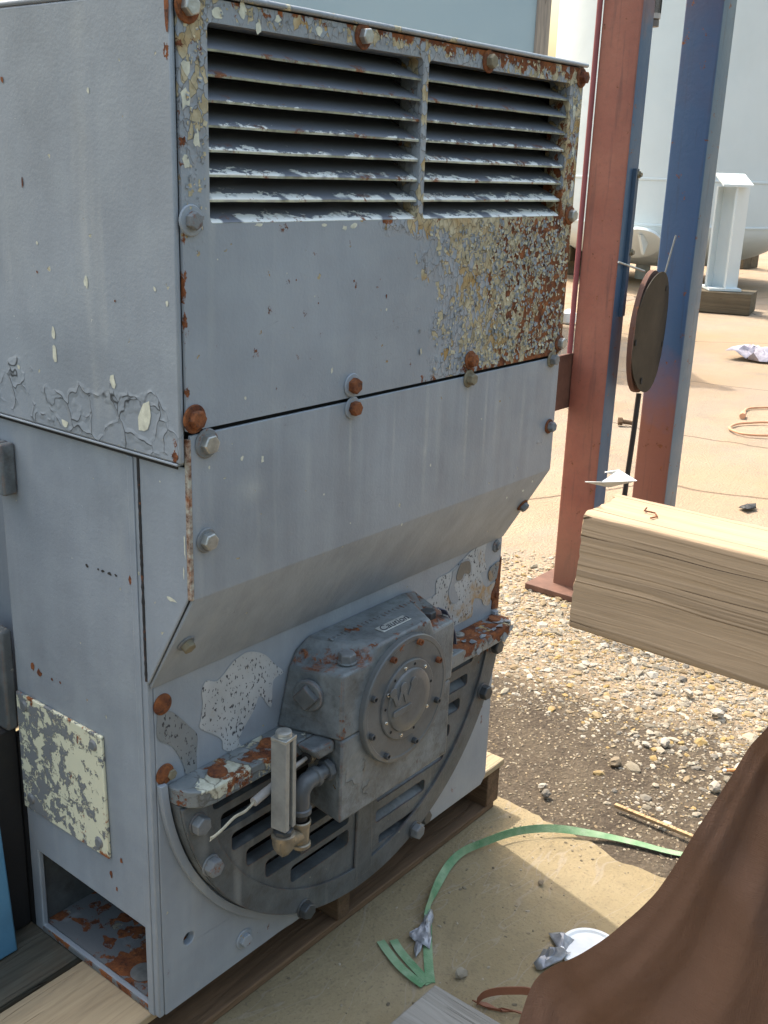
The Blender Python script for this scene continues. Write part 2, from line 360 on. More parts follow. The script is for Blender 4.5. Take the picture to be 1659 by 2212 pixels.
def slatmat():
    m = Mat('louvre_blade_paint')
    oi = m.t.nodes.new('ShaderNodeObjectInfo')
    v = m.vm('ADD', m.co, m.sc(oi.outputs['Location'], (3.1, 0, 7.7)))
    lift = m.sep(m.co, 2)
    rn = oi.outputs['Random']
    amt = m.mr(m.sep(oi.outputs['Location'], 2), 1.40, 1.57, 0.0090, -0.004)
    edge = m.add(amt, m.mr(m.noise(34, 5, 0.75, m.sc(v, (1, 1, 3))), 0.3, 0.7, -0.009, 0.009))
    peeled = m.mr(m.math('SUBTRACT', edge, lift), 0.0, 0.0012)
    peeled = m.mul(peeled, m.mr(m.noise(9, 3, 0.6, v), 0.42, 0.46))
    rs = m.mul(m.mr(m.noise(26, 5, 0.75, v), 0.56, 0.62), m.mr(lift, 0.002, 0.011, 1, 0))
    c = m.mix(peeled, (0.165, 0.18, 0.215), (0.82, 0.83, 0.80))  # even base darker than the hood grey, stands in for shade between blades
    c = m.mix(m.mr(lift, -0.0005, 0.0008, 0.75, 0), c, m.mix(m.mr(m.noise(50, 3, 0.6, v), 0.4, 0.6), (0.4, 0.4, 0.24), (0.2, 0.19, 0.12)))
    c = m.mix(rs, c, rustcol(m))
    return m.out(c, 0.5, 0.0, m.bump(m.add(m.mul(peeled, -1), m.mul(m.noise(200, 3, 0.6, v), 0.3)), 0.001))
M['slat'] = slatmat()
def speckle(name, base, spot, dens=0.6):
    m = Mat(name); n = m.noise(190, 2, 0.6, m.sc(m.co, (1, 1, 0.55)))
    c = m.mix(m.mr(m.noise(10, 3, 0.6), 0.35, 0.65), base, tuple(x * 0.78 for x in base))
    c = m.mix(m.mr(n, dens, dens + 0.04), c, spot)
    c = m.mix(m.mr(m.add(m.blob((0.98, 0, 0.5), (0.2, 0.3, 0.16), 0.5), m.mr(m.noise(20, 5, 0.7), 0.3, 0.7, -0.4, 0.4)), 0.2, 0.6), c, (0.42, 0.27, 0.13))
    return m.out(c, 0.75, 0.0, m.bump(m.mul(n, -1), 0.0008))
M['primer'] = speckle('speckled_bare_primer', (0.50, 0.51, 0.52), (0.06, 0.06, 0.07))
M['primer2'] = speckle('grey_speckled_undercoat', (0.24, 0.25, 0.255), (0.05, 0.05, 0.055))
M['overcoat'] = paint('flat_grey_overcoat', peel0=-0.7, rust0=-0.6, chip=-4)
M['overcoat_dirty'] = paint('dull_grey_overcoat', base=(0.15, 0.145, 0.135), peel0=-0.7, rust0=-0.45, chip=-4)
M['sideplate'] = None
def sidep():
    m = Mat('flaking_cream_and_grey_paint')
    v = m.warp(60, 0.02)
    f = m.add(m.noise(38, 6, 0.72, v), m.mr(m.sep(m.co, 1), 0.12, 0.32, 0.09, -0.01))
    w_ = m.mr(f, 0.50, 0.525)
    c = m.mix(w_, (0.19, 0.205, 0.22), (0.68, 0.68, 0.52))
    c = m.mix(m.mr(m.add(m.noise(30, 5, 0.75), m.math('MAXIMUM', m.mr(m.sep(m.co, 2), 0.295, 0.28, 0, 0.1), m.mr(m.sep(m.co, 2), 0.505, 0.52, 0, 0.1))), 0.62, 0.68), c, RUST_B)
    return m.out(c, 0.7, 0.0, m.bump(m.mul(w_, -1), 0.0015))
M['sideplate'] = sidep()
M['rust'] = rusty('bright_orange_rust')
M['rustgrey'] = rusty('rust_through_grey', (0.2, 0.21, 0.22), 0.4)
M['boltgrey'] = plain('painted_bolt', (0.17, 0.18, 0.19), 0.45, 0.0, 0.2, 60)
M['boltdark'] = plain('dark_greasy_bolt', (0.06, 0.065, 0.07), 0.4, 0.2, 0.2, 60)
M['zinc'] = plain('dull_zinc_bolt', (0.42, 0.43, 0.42), 0.42, 0.7, 0.2, 80)
M['bolttan'] = plain('weathered_tan_bolt', (0.22, 0.19, 0.13), 0.7, 0.1, 0.25, 80)
M['steel'] = plain('brushed_steel', (0.29, 0.31, 0.32), 0.42, 0.45, 0.18, 30)
M['chrome'] = plain('bright_screw', (0.75, 0.72, 0.66), 0.22, 1.0, 0.1, 50)
M['brass'] = plain('tarnished_brass', (0.30, 0.26, 0.20), 0.42, 0.6, 0.3, 40)
M['pipe'] = plain('painted_pipe', (0.10, 0.11, 0.12), 0.35, 0.0, 0.15, 30)
M['black'] = plain('black_void', (0.012, 0.012, 0.013), 0.9, 0, 0.1, 20, 0)  # flat black put in for the darkness inside hollows, holes and gaps
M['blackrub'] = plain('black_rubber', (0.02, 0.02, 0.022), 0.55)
M['wire'] = plain('braided_wire', (0.42, 0.39, 0.30), 0.6, 0, 0.2, 200)
M['sheath'] = plain('grey_sheath', (0.36, 0.34, 0.32), 0.5)
M['silverlabel'] = plain('worn_silver_label', (0.55, 0.57, 0.56), 0.35, 0.5, 0.2, 120)
M['ink'] = plain('dark_ink', (0.04, 0.045, 0.06), 0.6)
M['white'] = plain('clean_white', (0.82, 0.84, 0.85), 0.5)
M['bluestrip'] = plain('dark_blue_strip', (0.05, 0.06, 0.10), 0.35)
M['tape'] = plain('silver_duct_tape', (0.33, 0.34, 0.37), 0.35, 0.35, 0.2, 40, 0.002, 60)
M['blue'] = plain('sky_blue_paint', (0.10, 0.26, 0.42), 0.5, 0, 0.15, 10)
M['woodp'] = wood('pallet_plank_wood', (0.44, 0.35, 0.23), (0.37, 0.29, 0.19), 0, stain=0.05, ringy=0.35)
M['woodg'] = wood('grey_old_plank_wood', (0.13, 0.125, 0.10), (0.075, 0.07, 0.055), 0, stain=0.5)
M['woodd'] = wood('brown_pallet_wood', (0.20, 0.125, 0.075), (0.13, 0.085, 0.055), 0, stain=0.4)
M['wooddy'] = wood('brown_pallet_wood_lengthwise', (0.19, 0.12, 0.075), (0.12, 0.08, 0.05), 1, stain=0.4)
M['timber'] = wood('weathered_pine_timber', (0.46, 0.335, 0.226), (0.37, 0.270, 0.183), 1, 1.0, crackamt=0.9, ringy=1.0)
M['woodgy'] = wood('grey_plank_wood', (0.34, 0.32, 0.29), (0.27, 0.25, 0.22), 1, 1.3, ringy=0.35)
M['stick'] = wood('raw_stick_wood', (0.50, 0.35, 0.20), (0.40, 0.27, 0.15), 0, 2)
M['crib'] = wood('dark_cribbing_wood', (0.16, 0.13, 0.09), (0.10, 0.085, 0.06), 0, 0.4, stain=0.3)

# ------------------------------------------------------------------ ground
G = -0.14
def groundmat():
    m = Mat('yard_ground')
    x = m.sep(m.co, 0); y = m.sep(m.co, 1)
    n1 = m.noise(1.3, 5, 0.65); n2 = m.noise(7, 5, 0.7); n3 = m.noise(60, 4, 0.7); n4 = m.noise(0.35, 4, 0.6)
    soil = m.mix(m.mr(n2, 0.35, 0.65), (0.056, 0.044, 0.034), (0.099, 0.079, 0.057))
    soil = m.mix(m.mr(n3, 0.5, 0.65, 0, 0.5), soil, (0.158, 0.127, 0.095))
    soil = m.mix(m.mr(m.vor(85), 0.1, 0.22, 0.5, 0.0), soil, (0.199, 0.165, 0.129))
    conc = m.mix(m.mr(n1, 0.35, 0.65), (0.331, 0.245, 0.173), (0.384, 0.292, 0.216))
    conc = m.mix(m.mr(m.noise(0.9, 6, 0.7, m.vm('ADD', m.co, (5, 3, 0))), 0.5, 0.62, 0, 0.5), conc, (0.331, 0.259, 0.212)); conc = m.mix(m.mr(m.noise(1.7, 6, 0.75, m.sc(m.co, (0.4, 1, 1))), 0.52, 0.6, 0, 0.35), conc, (0.248, 0.226, 0.206)); conc = m.mix(m.mr(n4, 0.48, 0.62, 0, 0.5), conc, (0.370, 0.242, 0.135))
    conc = m.mix(m.mr(n3, 0.55, 0.7, 0, 0.35), conc, (0.238, 0.191, 0.148))
    conc = m.mix(m.mr(m.noise(2.4, 6, 0.75), 0.56, 0.66, 0, 0.45), conc, (0.218, 0.191, 0.169))
    sand = m.mix(m.mr(n2, 0.4, 0.6), (0.304, 0.229, 0.148), (0.370, 0.292, 0.209))
    sand = m.mix(m.mr(n3, 0.4, 0.65, 0, 0.7), sand, (0.225, 0.172, 0.122))
    f1 = m.add(m.mul(x, 1.0), m.add(m.mul(y, 0.15), m.mr(n1, 0.2, 0.8, -0.5, 0.5)))
    g = m.mix(m.mr(f1, 1.75, 2.1), soil, sand)
    conc = m.mix(0.16, conc, (0.17, 0.155, 0.095)); g = m.mix(m.mr(m.add(f1, m.mr(n2, 0.3, 0.7, -0.3, 0.3)), 2.6, 3.4), g, conc)
    dark_unseen = m.mix(n3, (0.030, 0.027, 0.028), (0.049, 0.044, 0.042))  # unseen ground behind the camera, darkened to cut light bounced onto the motor
    dn = m.add(y, m.mul(m.math('MAXIMUM', m.add(x, -1.6), 0.0), 0.75))
    g = m.mix(m.mr(m.add(dn, m.mr(n1, 0.2, 0.8, -0.2, 0.2)), -1.1, -1.6), g, dark_unseen)
    # cracks across the old concrete
    w2 = m.warp(1.5, 0.25); e2 = m.vor(0.42, w2, 'DISTANCE_TO_EDGE')
    ck = m.mul(m.mr(e2, 0.0, 0.006, 1, 0), m.mr(x, 3.0, 3.6))
    g = m.mix(m.mul(ck, 0.8), g, (0.092, 0.070, 0.054))
    h = m.add(m.add(n3, m.mul(n2, 1.2)), m.mul(ck, -1.5))
    return m.out(g, 0.92, 0.0, m.bump(m.add(h, m.mul(m.vor(85), -0.8)), 0.006), Specular_IOR_Level=0.15)
M['ground'] = groundmat()
def padmat():
    m = Mat('dusty_concrete')
    n1 = m.noise(2.5, 5, 0.65); n3 = m.noise(120, 4, 0.7); n2 = m.noise(14, 5, 0.7)
    c = m.mix(m.mr(n1, 0.35, 0.65), (0.256, 0.202, 0.118), (0.314, 0.255, 0.159))
    c = m.mix(m.mr(n2, 0.5, 0.7, 0, 0.4), c, (0.179, 0.146, 0.098))
    c = m.mix(m.mr(n3, 0.55, 0.68, 0, 0.5), c, (0.128, 0.106, 0.083))
    sc = m.noise(1, 2, 0.5, m.sc(m.warp(3, 0.2), (3, 16, 3))); c = m.mix(m.mr(m.math('ABSOLUTE', m.math('SUBTRACT', sc, 0.5)), 0, 0.012, 0.35, 0), c, (0.352, 0.310, 0.267))
    return m.out(c, 0.9, 0, m.bump(m.add(n3, m.mul(n2, 2)), 0.003), Specular_IOR_Level=0.15)
M['pad'] = padmat()
M['stone'] = None
def stonemat(name, tints):
    m = Mat(name); oi = m.t.nodes.new('ShaderNodeAttribute'); oi.attribute_name = 'tint'
    t = oi.outputs['Fac']; c = tints[0]
    for i, k in enumerate(tints[1:]): c = m.mix(m.mr(t, (i + 0.7) / len(tints), (i + 1.0) / len(tints)), c, k)
    c = m.mix(m.mr(m.noise(40, 4, 0.7), 0.4, 0.65, 0, 0.4), c, (0.3, 0.26, 0.2))
    return m.out(c, 0.85, 0, m.bump(m.noise(150, 3, 0.6), 0.0015), Specular_IOR_Level=0.2)
M['stone'] = stonemat('limestone_gravel', [(0.300, 0.267, 0.211), (0.196, 0.172, 0.132), (0.358, 0.322, 0.265), (0.243, 0.178, 0.101), (0.156, 0.144, 0.127), (0.317, 0.222, 0.090), (0.404, 0.371, 0.318)])
M['grit'] = stonemat('sandy_grit', [(0.260, 0.199, 0.126), (0.107, 0.088, 0.063), (0.321, 0.266, 0.183), (0.153, 0.125, 0.085), (0.367, 0.318, 0.246)])

def ground_h(x, y):
    k = max(0.0, min(1.0, (x - 1.22) / 0.25))
    return G + k * (0.008 * noise.noise((x * 2.3, y * 2.3, 0)) + 0.004 * noise.noise((x * 9, y * 9, 3))) - 0.006
bm = bmesh.new()
xs = [-60, -30, -12, -6, -3, -1.5] + [-0.5 + 0.06 * i for i in range(72)] + [4.2, 5, 6.5, 9, 13, 18, 26, 40, 70, 120, 220]
ys = [-60, -30, -12, -6, -3, -2] + [-1.3 + 0.06 * i for i in range(46)] + [1.8, 2.4, 3.2, 4.5, 6.5, 9, 13, 18, 26, 40, 70, 120, 220]
gv = [[bm.verts.new((x, y, ground_h(x, y))) for y in ys] for x in xs]
for i in range(len(xs) - 1):
    for j in range(len(ys) - 1): bm.faces.new([gv[i][j], gv[i + 1][j], gv[i + 1][j + 1], gv[i][j + 1]])
o = obj('ground', bm, M['ground'], smooth=60); o['kind'] = 'structure'

bm = bmesh.new()
edge = []
yy = 1.3
while yy > -1.25:
    edge.append((1.17 + 0.035 * noise.noise((yy * 3.1, 1.5, 0)) + 0.016 * noise.noise((yy * 14, 7, 0)) + 0.007 * noise.noise((yy * 45, 3, 0)), yy)); yy -= 0.02
prism(bm, [(-1.6, 1.3)] + edge + [(-1.6, -1.25)], 2, G - 0.03, G)
o = obj('concrete_pad', bm, M['pad'], smooth=30); o['kind'] = 'structure'

bm = bmesh.new(); gx = [-16 + 1.0 * i for i in range(25)]; gy = [(-3.6, 0.0), (-3.9, 0.9), (-4.3, 1.9), (-5.0, 2.6), (-6.2, 2.9), (-8.0, 2.4), (-10.0, 0.0)]
bv_ = [[bm.verts.new((x, y + 0.25 * noise.noise((x * .5, y, 1)), G - 0.02 + h * (1 + 0.18 * noise.noise((x * .4, y * .5, 4))))) for y, h in gy] for x in gx]
for i in range(len(gx) - 1):
    for j in range(len(gy) - 1): bm.faces.new([bv_[i][j], bv_[i + 1][j], bv_[i + 1][j + 1], bv_[i][j + 1]])
o = obj('unseen_light_block', bm, plain('light_block_dark', (0.035, 0.040, 0.022), 0.95, 0, 0.5, 2, 0.05, 6), smooth=60); o['kind'] = 'structure'  # added bank behind the camera, unseen, blocks low sky light from the motor
# stones
def _ico(sub):
    b = bmesh.new(); bmesh.ops.create_icosphere(b, subdivisions=sub, radius=1.0)
    V = [v.co.copy() for v in b.verts]; F = [tuple(v.index for v in f.verts) for f in b.faces]; b.free(); return V, F
ICO = {1: _ico(1), 2: _ico(2)}
class Pile:
    def __init__(s): s.v = []; s.f = []; s.t = []
    def stone(s, p, size, flat, tint, sub=1, r=rnd):
        q = Matrix.Rotation(r.uniform(0, 6.28), 3, 'Z') @ Matrix.Rotation(r.uniform(-0.45, 0.45), 3, 'X'); V, F = ICO[sub]; k0 = len(s.v)
        sx, sy, sz = size * r.uniform(0.8, 1.35), size * r.uniform(0.55, 1.0), size * flat * r.uniform(0.7, 1.2)
        for c in V:
            k = 1 + r.uniform(-0.24, 0.24); d = q @ Vector((c.x * sx * k, c.y * sy * k, c.z * sz * k)); s.v.append((d.x + p[0], d.y + p[1], d.z + p[2])); s.t.append(tint)
        s.f += [(a + k0, b + k0, c + k0) for a, b, c in F]
    def mesh(s, name):
        me = bpy.data.meshes.new(name); me.from_pydata(s.v, [], s.f); at_ = me.attributes.new('tint', 'FLOAT', 'POINT'); at_.data.foreach_set('value', s.t); return me
def stones(name, n, place, mat, seed):
    r = random.Random(seed); P = Pile(); k = 0; tries = 0
    while k < n and tries < n * 30:
        tries += 1; q = place(r)
        if q is None: continue
        x, y, sz = q; P.stone((x, y, (ground_h(x, y) if x > 1.19 else G) + sz * 0.08), sz, 0.5, r.random(), r=r); k += 1
    o = obj(name, P.mesh(name), mat); o['kind'] = 'stuff'; return o
def pl_gravel(r):
    x = r.uniform(1.35, 3.0); y = r.uniform(-0.9, 1.1)
    c = math.exp(-((x - 2.15 - 0.2 * y) / 0.36) ** 2) + 0.35 * noise.noise((x * 3, y * 3, 9)) + 0.015
    if r.random() > c: return None
    return x, y, min(0.024, 0.0045 * math.exp(r.gauss(0.1, 0.55)))
stones('gravel', 15000, pl_gravel, M['stone'], 3)
def pl_grit(r):
    x = r.uniform(1.1, 3.3); y = r.uniform(-0.9, 0.9)
    if x < 1.2 and r.random() > 0.25: return None
    return x, y, r.uniform(0.0018, 0.0052)
stones('grit', 15000, pl_grit, M['grit'], 5)
def pl_pad(r):
    x = r.uniform(0.3, 1.16); y = r.uniform(-0.7, 0.02)
    return x, y, r.choice([0.0016, 0.002, 0.0028, 0.005]) * r.uniform(0.7, 1.2)
stones('grit_on_concrete', 260, pl_pad, M['grit'], 8)
def rock(u, v, s, label, tint, flat=0.6):
    p = at(u, v, 2, G + 0.004); r = random.Random(int(u + v)); P = Pile(); P.stone((p.x, p.y, p.z + s * flat * 0.6), s, flat, tint, 2, r)
    o = at_base(obj('stone', P.mesh('stone'), M['stone']), p); tag(o, label, 'stone')
rock(995, 2108, 0.013, 'round tan pebble lying alone on the concrete beside the grey plank end', 0.0, 0.85)
rock(1330, 1650, 0.018, 'pale lilac-grey stone alone on the dark soil right of the pallet', 0.55)
rock(1550, 1545, 0.024, 'white stone lying by the shaded soil right below the thick timber', 0.95)
rock(1488, 1500, 0.018, 'white pointed stone in gravel below the thick timber', 0.95)
rock(1545, 1705, 0.022, 'rough white stone near the stick, left of the brown cloth', 0.9)
rock(1180, 1718, 0.014, 'dark grey stone at the corner of the concrete by the pallet', 0.6)
rock(1172, 1700, 0.011, 'small white stone among dark ones at the concrete corner by the pallet', 0.99)
rock(1168, 1908, 0.008, 'little grey pebble in the sunny part of the concrete', 0.55)
rock(1435, 1608, 0.017, 'whitish stone heaped with two flat ones on the soil below the timber', 0.95)
rock(1395, 1610, 0.013, 'small white stone left of the heaped ones on the soil', 0.93)

# ------------------------------------------------------------------ pallet
pal = thing('wooden_pallet', 'old brown wooden pallet under the grey motor with grey planks at its left end', 'pallet', (0.5, 0.4, G))
def pbox(name, x0, x1, y0, y1, z0, z1, mat, par=pal, bev=0.003):
    bm = bmesh.new(); box(bm, x0 - par.location.x, x1 - par.location.x, y0 - par.location.y, y1 - par.location.y, z0 - par.location.z, z1 - par.location.z)
    return obj(name, bm, mat, par, bevel=bev)
pbox('deck_board', -1.1, 1.165, 0.022, 0.225, -0.019, -0.001, M['woodp'])
pbox('deck_board', -1.1, 1.165, 0.242, 0.43, -0.021, -0.003, M['woodg'])
pbox('deck_board', -1.1, 1.165, 0.46, 0.62, -0.019, -0.001, M['woodg'])
pbox('deck_board', -1.1, 1.165, 0.65, 0.80, -0.019, -0.001, M['woodg'])
for x0, x1 in ((1.10, 1.155), (0.515, 0.555), (-0.5, -0.46), (-1.09, -1.05)):
    pbox('stringer', x0, x1, 0.028, 0.80, -0.120, -0.0195, M['wooddy'])
pbox('bottom_board', -1.1, 1.14, 0.030, 0.17, -0.138, -0.1205, M['woodd'])
pbox('bottom_board', -1.1, 1.14, 0.34, 0.44, -0.138, -0.1205, M['woodd'])
pbox('bottom_board', -1.1, 1.14, 0.70, 0.80, -0.138, -0.1205, M['woodd'])

# ------------------------------------------------------------------ motor
mot = thing('electric_motor', 'big grey electric motor with louvred hood, peeling paint and rusty bolts, standing on a pallet', 'motor', (0.52, 0.3, 0.0))
ML = mot.location.copy()
_obj = obj
def mp(name, bm, mat, bevel=0.0, parent=None, smooth=40, label=None, seg=2):
    """a part of the motor: modelled in world coordinates, origin at the world origin so that its paint keeps its place"""
    o = _obj(name, bm, mat, parent or mot, bevel=bevel, smooth=smooth, seg=seg)
    o.matrix_parent_inverse = Matrix.Translation(-ML)
    if parent: o.matrix_parent_inverse = Matrix.Identity(4)
    if label: o['label'] = label
    return o
D = -0.112
# hood
def bx(*a):
    bm = bmesh.new(); box(bm, *a); return bm
hood = bmesh.new()
prism(hood, [(-0.108, 1.043), (1.25, 1.043), (1.25, 1.652), (-0.108, 1.652)], 0, -0.0115, -0.0030)
hs = mp('hood_side', hood, M['hood'], bevel=0.003)
mp('hood_side', bx(1.037, 1.043, -0.104, 1.25, 1.043, 1.652), M['hood'], bevel=0.002)
mp('hood_lip', bx(-0.0118, 0.02, -0.10, 1.25, 1.0385, 1.0425), M['frame'], bevel=0.0015)
mp('shadow_gap_strip', bx(-0.003, 0.02, -0.09, 1.25, 1.031, 1.0384), M['blackrub'], bevel=0.001)  # black strip painted in for the shadow line under the hood edge
mp('hood_top', bx(-0.013, 1.046, -0.118, 1.25, 1.6525, 1.660), M['hood'], bevel=0.003)
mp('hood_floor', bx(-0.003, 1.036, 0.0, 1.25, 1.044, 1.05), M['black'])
mp('interior_shade_sheet', bx(-0.003, 1.036, -0.042, -0.037, 1.09, 1.652), M['black'])  # black sheet stands in for the unlit hood interior
# louvre cover
bm = bmesh.new()
z0, z1 = 1.090, 1.650
plate(bm, [[(-0.0015, z0), (1.037, z0 - 0.001), (1.038, z1), (-0.0015, z1)], rrect(0.047, 0.5115, 1.371, 1.622, 0.008), rrect(0.5265, 0.988, 1.371, 1.620, 0.008)], 1, D, D + 0.006)
cov = mp('louvre_cover', bm, M['cover'], smooth=30)
for a, b in ((0.047, 0.5115), (0.5265, 0.988)):      # flared return round each opening
    bm = bmesh.new()
    plate(bm, [rrect(a - 0.0035, b + 0.0035, 1.3675, 1.6255, 0.009), rrect(a + 0.0002, b - 0.0002, 1.3712, 1.6218, 0.008)], 1, D + 0.001, D + 0.045)
    mp('opening_return', bm, M['cover'], parent=cov, smooth=30)
# loose flakes standing off the sheet
bm = bmesh.new(); r = random.Random(21)
def flake(bm, x, y, z, s, nx=0, mi=None):
    a = r.uniform(-0.6, 0.6) + r.choice([0, 1.57, 3.14, -1.57]); h = s * r.uniform(0.15, 0.38); w2 = s * r.uniform(0.3, 0.7)
    ca, sa = math.cos(a), math.sin(a); rows = []
    for i, (t, o_) in enumerate(((0, 0.0), (0.5, 0.18), (1.0, 1.0))):
        ww = w2 * (1 - 0.25 * i * r.random()); row = []
        for sgn in (-1, 1):
            px, pz = sgn * ww, t * s
            row.append(bm.verts.new((x + px * ca - pz * sa, y - 0.0004 - h * o_, z + px * sa + pz * ca)))
        rows.append(row)
    for A, B in zip(rows, rows[1:]):
        f = bm.faces.new([A[0], A[1], B[1], B[0]]); f.material_index = mi if mi is not None else (0 if r.random() < 0.55 else 1)
nfl = 0
while nfl < 1700:
    x = r.uniform(0.02, 1.03); z = r.uniform(1.10, 1.365)
    k = math.exp(-((x - 0.88) / 0.24) ** 2) * (0.8 + 0.3 * math.sin(z * 30)) + 0.35 * noise.noise((x * 9, z * 9, 2)) - 0.05
    if x < 0.5 or r.random() > k: continue
    if r.random() > (x - 0.5) / 0.22 + 0.5 * noise.noise((x * 14, z * 14, 0)): continue
    flake(bm, x, D, z, r.uniform(0.0025, 0.0085)); nfl += 1
for k in range(260):
    q = r.random()
    if q < 0.3: x, z = r.uniform(0.006, 0.04), r.uniform(1.36, 1.63)
    elif q < 0.6: x, z = r.uniform(0.995, 1.03), r.uniform(1.36, 1.63)
    else: x, z = r.uniform(0.05, 1.0), r.uniform(1.63, 1.645)
    flake(bm, x, D, z, r.uniform(0.002, 0.006))
M['flakeg'] = plain('loose_grey_flake', (0.23, 0.25, 0.27), 0.6, 0, 0.3, 60)
M['flakec'] = plain('loose_cream_flake', (0.50, 0.44, 0.30), 0.8, 0, 0.35, 60)
o = mp('paint_flakes', bm, [M['flakeg'], M['flakec']], parent=cov, smooth=0); o['kind'] = 'stuff'
# louvre blades: lip at the local origin, blade rises inward
sm = bmesh.new()
def blade(w_):
    bm = bmesh.new(); N = 24; prof = [(0.0, -0.0028), (0.0, 0.0008), (0.0030, 0.0030), (0.067, 0.0330), (0.069, 0.0312), (0.004, -0.0020)]
    rings = []
    for i in range(N + 1):
        x = w_ * i / N; wob = 0.0006 * noise.noise((x * 9, w_, 0))
        rings.append([bm.verts.new((x, y, z + wob)) for y, z in prof])
    n = len(prof)
    for a_, b_ in zip(rings, rings[1:]):
        for k in range(n): bm.faces.new([a_[k], a_[(k + 1) % n], b_[(k + 1) % n], b_[k]])
    bm.faces.new(rings[0]); bm.faces.new(rings[-1])
    me = bpy.data.meshes.new('louvre_blade'); bmesh.ops.recalc_face_normals(bm, faces=bm.faces[:]); bm.to_mesh(me); bm.free()
    me.materials.append(M['slat']); return me
BL, BR = blade(0.4640), blade(0.4610)
for zz in (1.5905, 1.5595, 1.528, 1.497, 1.466, 1.4345, 1.402, 1.3725):
    for x0, me in ((0.0472, BL), (0.5267, BR)):
        b_ = bpy.data.objects.new('louvre_blade', me); COL.objects.link(b_); b_.parent = cov
        b_.location = (x0, D + 0.003 if zz > 1.38 else D + 0.001, zz - (0.0 if zz > 1.38 else 0.001))
# lower cover
bm = bmesh.new()
prism(bm, [(D, 1.083), (D, 0.836), (D + 0.001, 0.831), (-0.004, 0.650), (-0.001, 0.656), (D + 0.006, 0.836), (D + 0.006, 1.083)], 0, 0.004, 1.0355)
lc = mp('lower_cover', bm, M['cover2'], bevel=0.0015)
for a, b in ((-0.001, 0.0035), (1.036, 1.040)):
    bm = bmesh.new(); prism(bm, [(-0.0005, 1.0355), (D + 0.0075, 1.0355), (D + 0.0075, 0.834), (-0.006, 0.662), (-0.0005, 0.658)], 0, a, b)
    mp('cover_side', bm, M['frame'], bevel=0.002, label='folded side of the lower cover with a rusty front edge' if a < 0 else None)
bm = bmesh.new()      # rusty seam between the lower cover and its side
prism(bm, [(D - 0.0004, 1.078), (D + 0.0072, 1.078), (D + 0.0072, 0.834), (D - 0.0004, 0.834)], 0, -0.0018, 0.0039)
mp('seam', bm, rusty('red_brown_seam', (0.45, 0.44, 0.38), 0.62))
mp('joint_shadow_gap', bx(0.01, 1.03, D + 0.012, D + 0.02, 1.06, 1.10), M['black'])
def chips(parent, spots, ax, val, mat, seed, name='paint_chips'):
    r = random.Random(seed); bm = bmesh.new()
    for u_, v_, s_, st_ in spots:
        c = at(u_, v_, ax, val); n_ = 9; R_ = []
        for i in range(n_):
            t = 2 * math.pi * i / n_; k = s_ * r.uniform(0.55, 1.15); h, z = k * math.cos(t), k * st_ * math.sin(t)
            R_.append(bm.verts.new((c.x + (h if ax == 1 else 0), c.y + (h if ax == 0 else 0), c.z + z)))
        bm.faces.new(R_)
    o = mp(name, bm, mat, parent=parent, smooth=0); o['kind'] = 'stuff'; return o
M['chipw'] = plain('pale_chipped_primer', (0.60, 0.60, 0.50), 0.8, 0, 0.2, 80)
M['chipd'] = plain('black_scuff', (0.035, 0.03, 0.028), 0.8, 0, 0.2, 80)
chips(lc, [(523, 990, .004, 1), (567, 992, .0035, 1.8), (457, 975, .008, 1.2), (868, 1133, .0035, .9), (930, 1005, .002, 2), (1040, 905, .002, 1), (757, 1130, .0018, 1), (700, 1068, .002, 1.2), (452, 1010, .0025, 1), (1130, 1060, .004, .7), (1095, 1075, .003, .8), (1150, 1040, .004, .7)], 1, D - 0.0004, M['chipw'], 1)
chips(cov, [(717, 800, .0022, 3), (835, 668, .0025, 1), (470, 560, .0015, 1), (620, 590, .0014, 1), (530, 860, .002, 1.3), (680, 640, .0014, 1), (765, 488, .009, .5), (745, 492, .006, .6), (700, 486, .008, .3), (560, 486, .01, .25), (402, 145, .009, 1.2), (400, 210, .009, 1.8), (425, 300, .007, 2), (403, 350, .008, 1.5), (470, 30, .010, .8), (525, 22, .009, 1.5), (600, 42, .007, 1), (560, 60, .006, 1.5), (690, 68, .009, .8), (1238, 330, .007, 2), (1236, 400, .006, 2), (1240, 240, .007, 2.4)], 1, D - 0.0004, M['chipw'], 2)
chips(cov, [(835, 640, .0022, 2), (688, 655, .0016, 1), (640, 605, .0014, 1.5)], 1, D - 0.0006, M['rust'], 3)
chips(hs, [(115, 716, .006, 1.8), (118, 760, .007, 2.2), (185, 608, .005, 2.2), (243, 822, .007, 1.8), (190, 196, .003, 1.4), (140, 914, .010, .8), (80, 525, .003, 1), (334, 624, .003, 1.5), (360, 655, .003, 1.5), (40, 793, .004, 1), (313, 905, .019, 1.5)], 0, -0.0124, M['chipw'], 4)
chips(hs, [(48, 395, .0022, 4), (4, 172, .004, 1.5), (80, 588, .0025, 1), (248, 650, .002, 1), (359, 32, .005, 6)], 0, -0.0126, M['rust'], 5)
# frame
FY = 0.375
bm = bmesh.new()
plate(bm, [[(0.0, 0.0), (FY, 0.0), (FY, 1.043), (0.0, 1.043)], [(0.030, 0.0135), (0.347, 0.0135), (0.347, 0.186), (0.030, 0.178)]], 0, 0.0, 0.012)
sp = mp('side_plate', bm, M['frame'], bevel=0.0025)
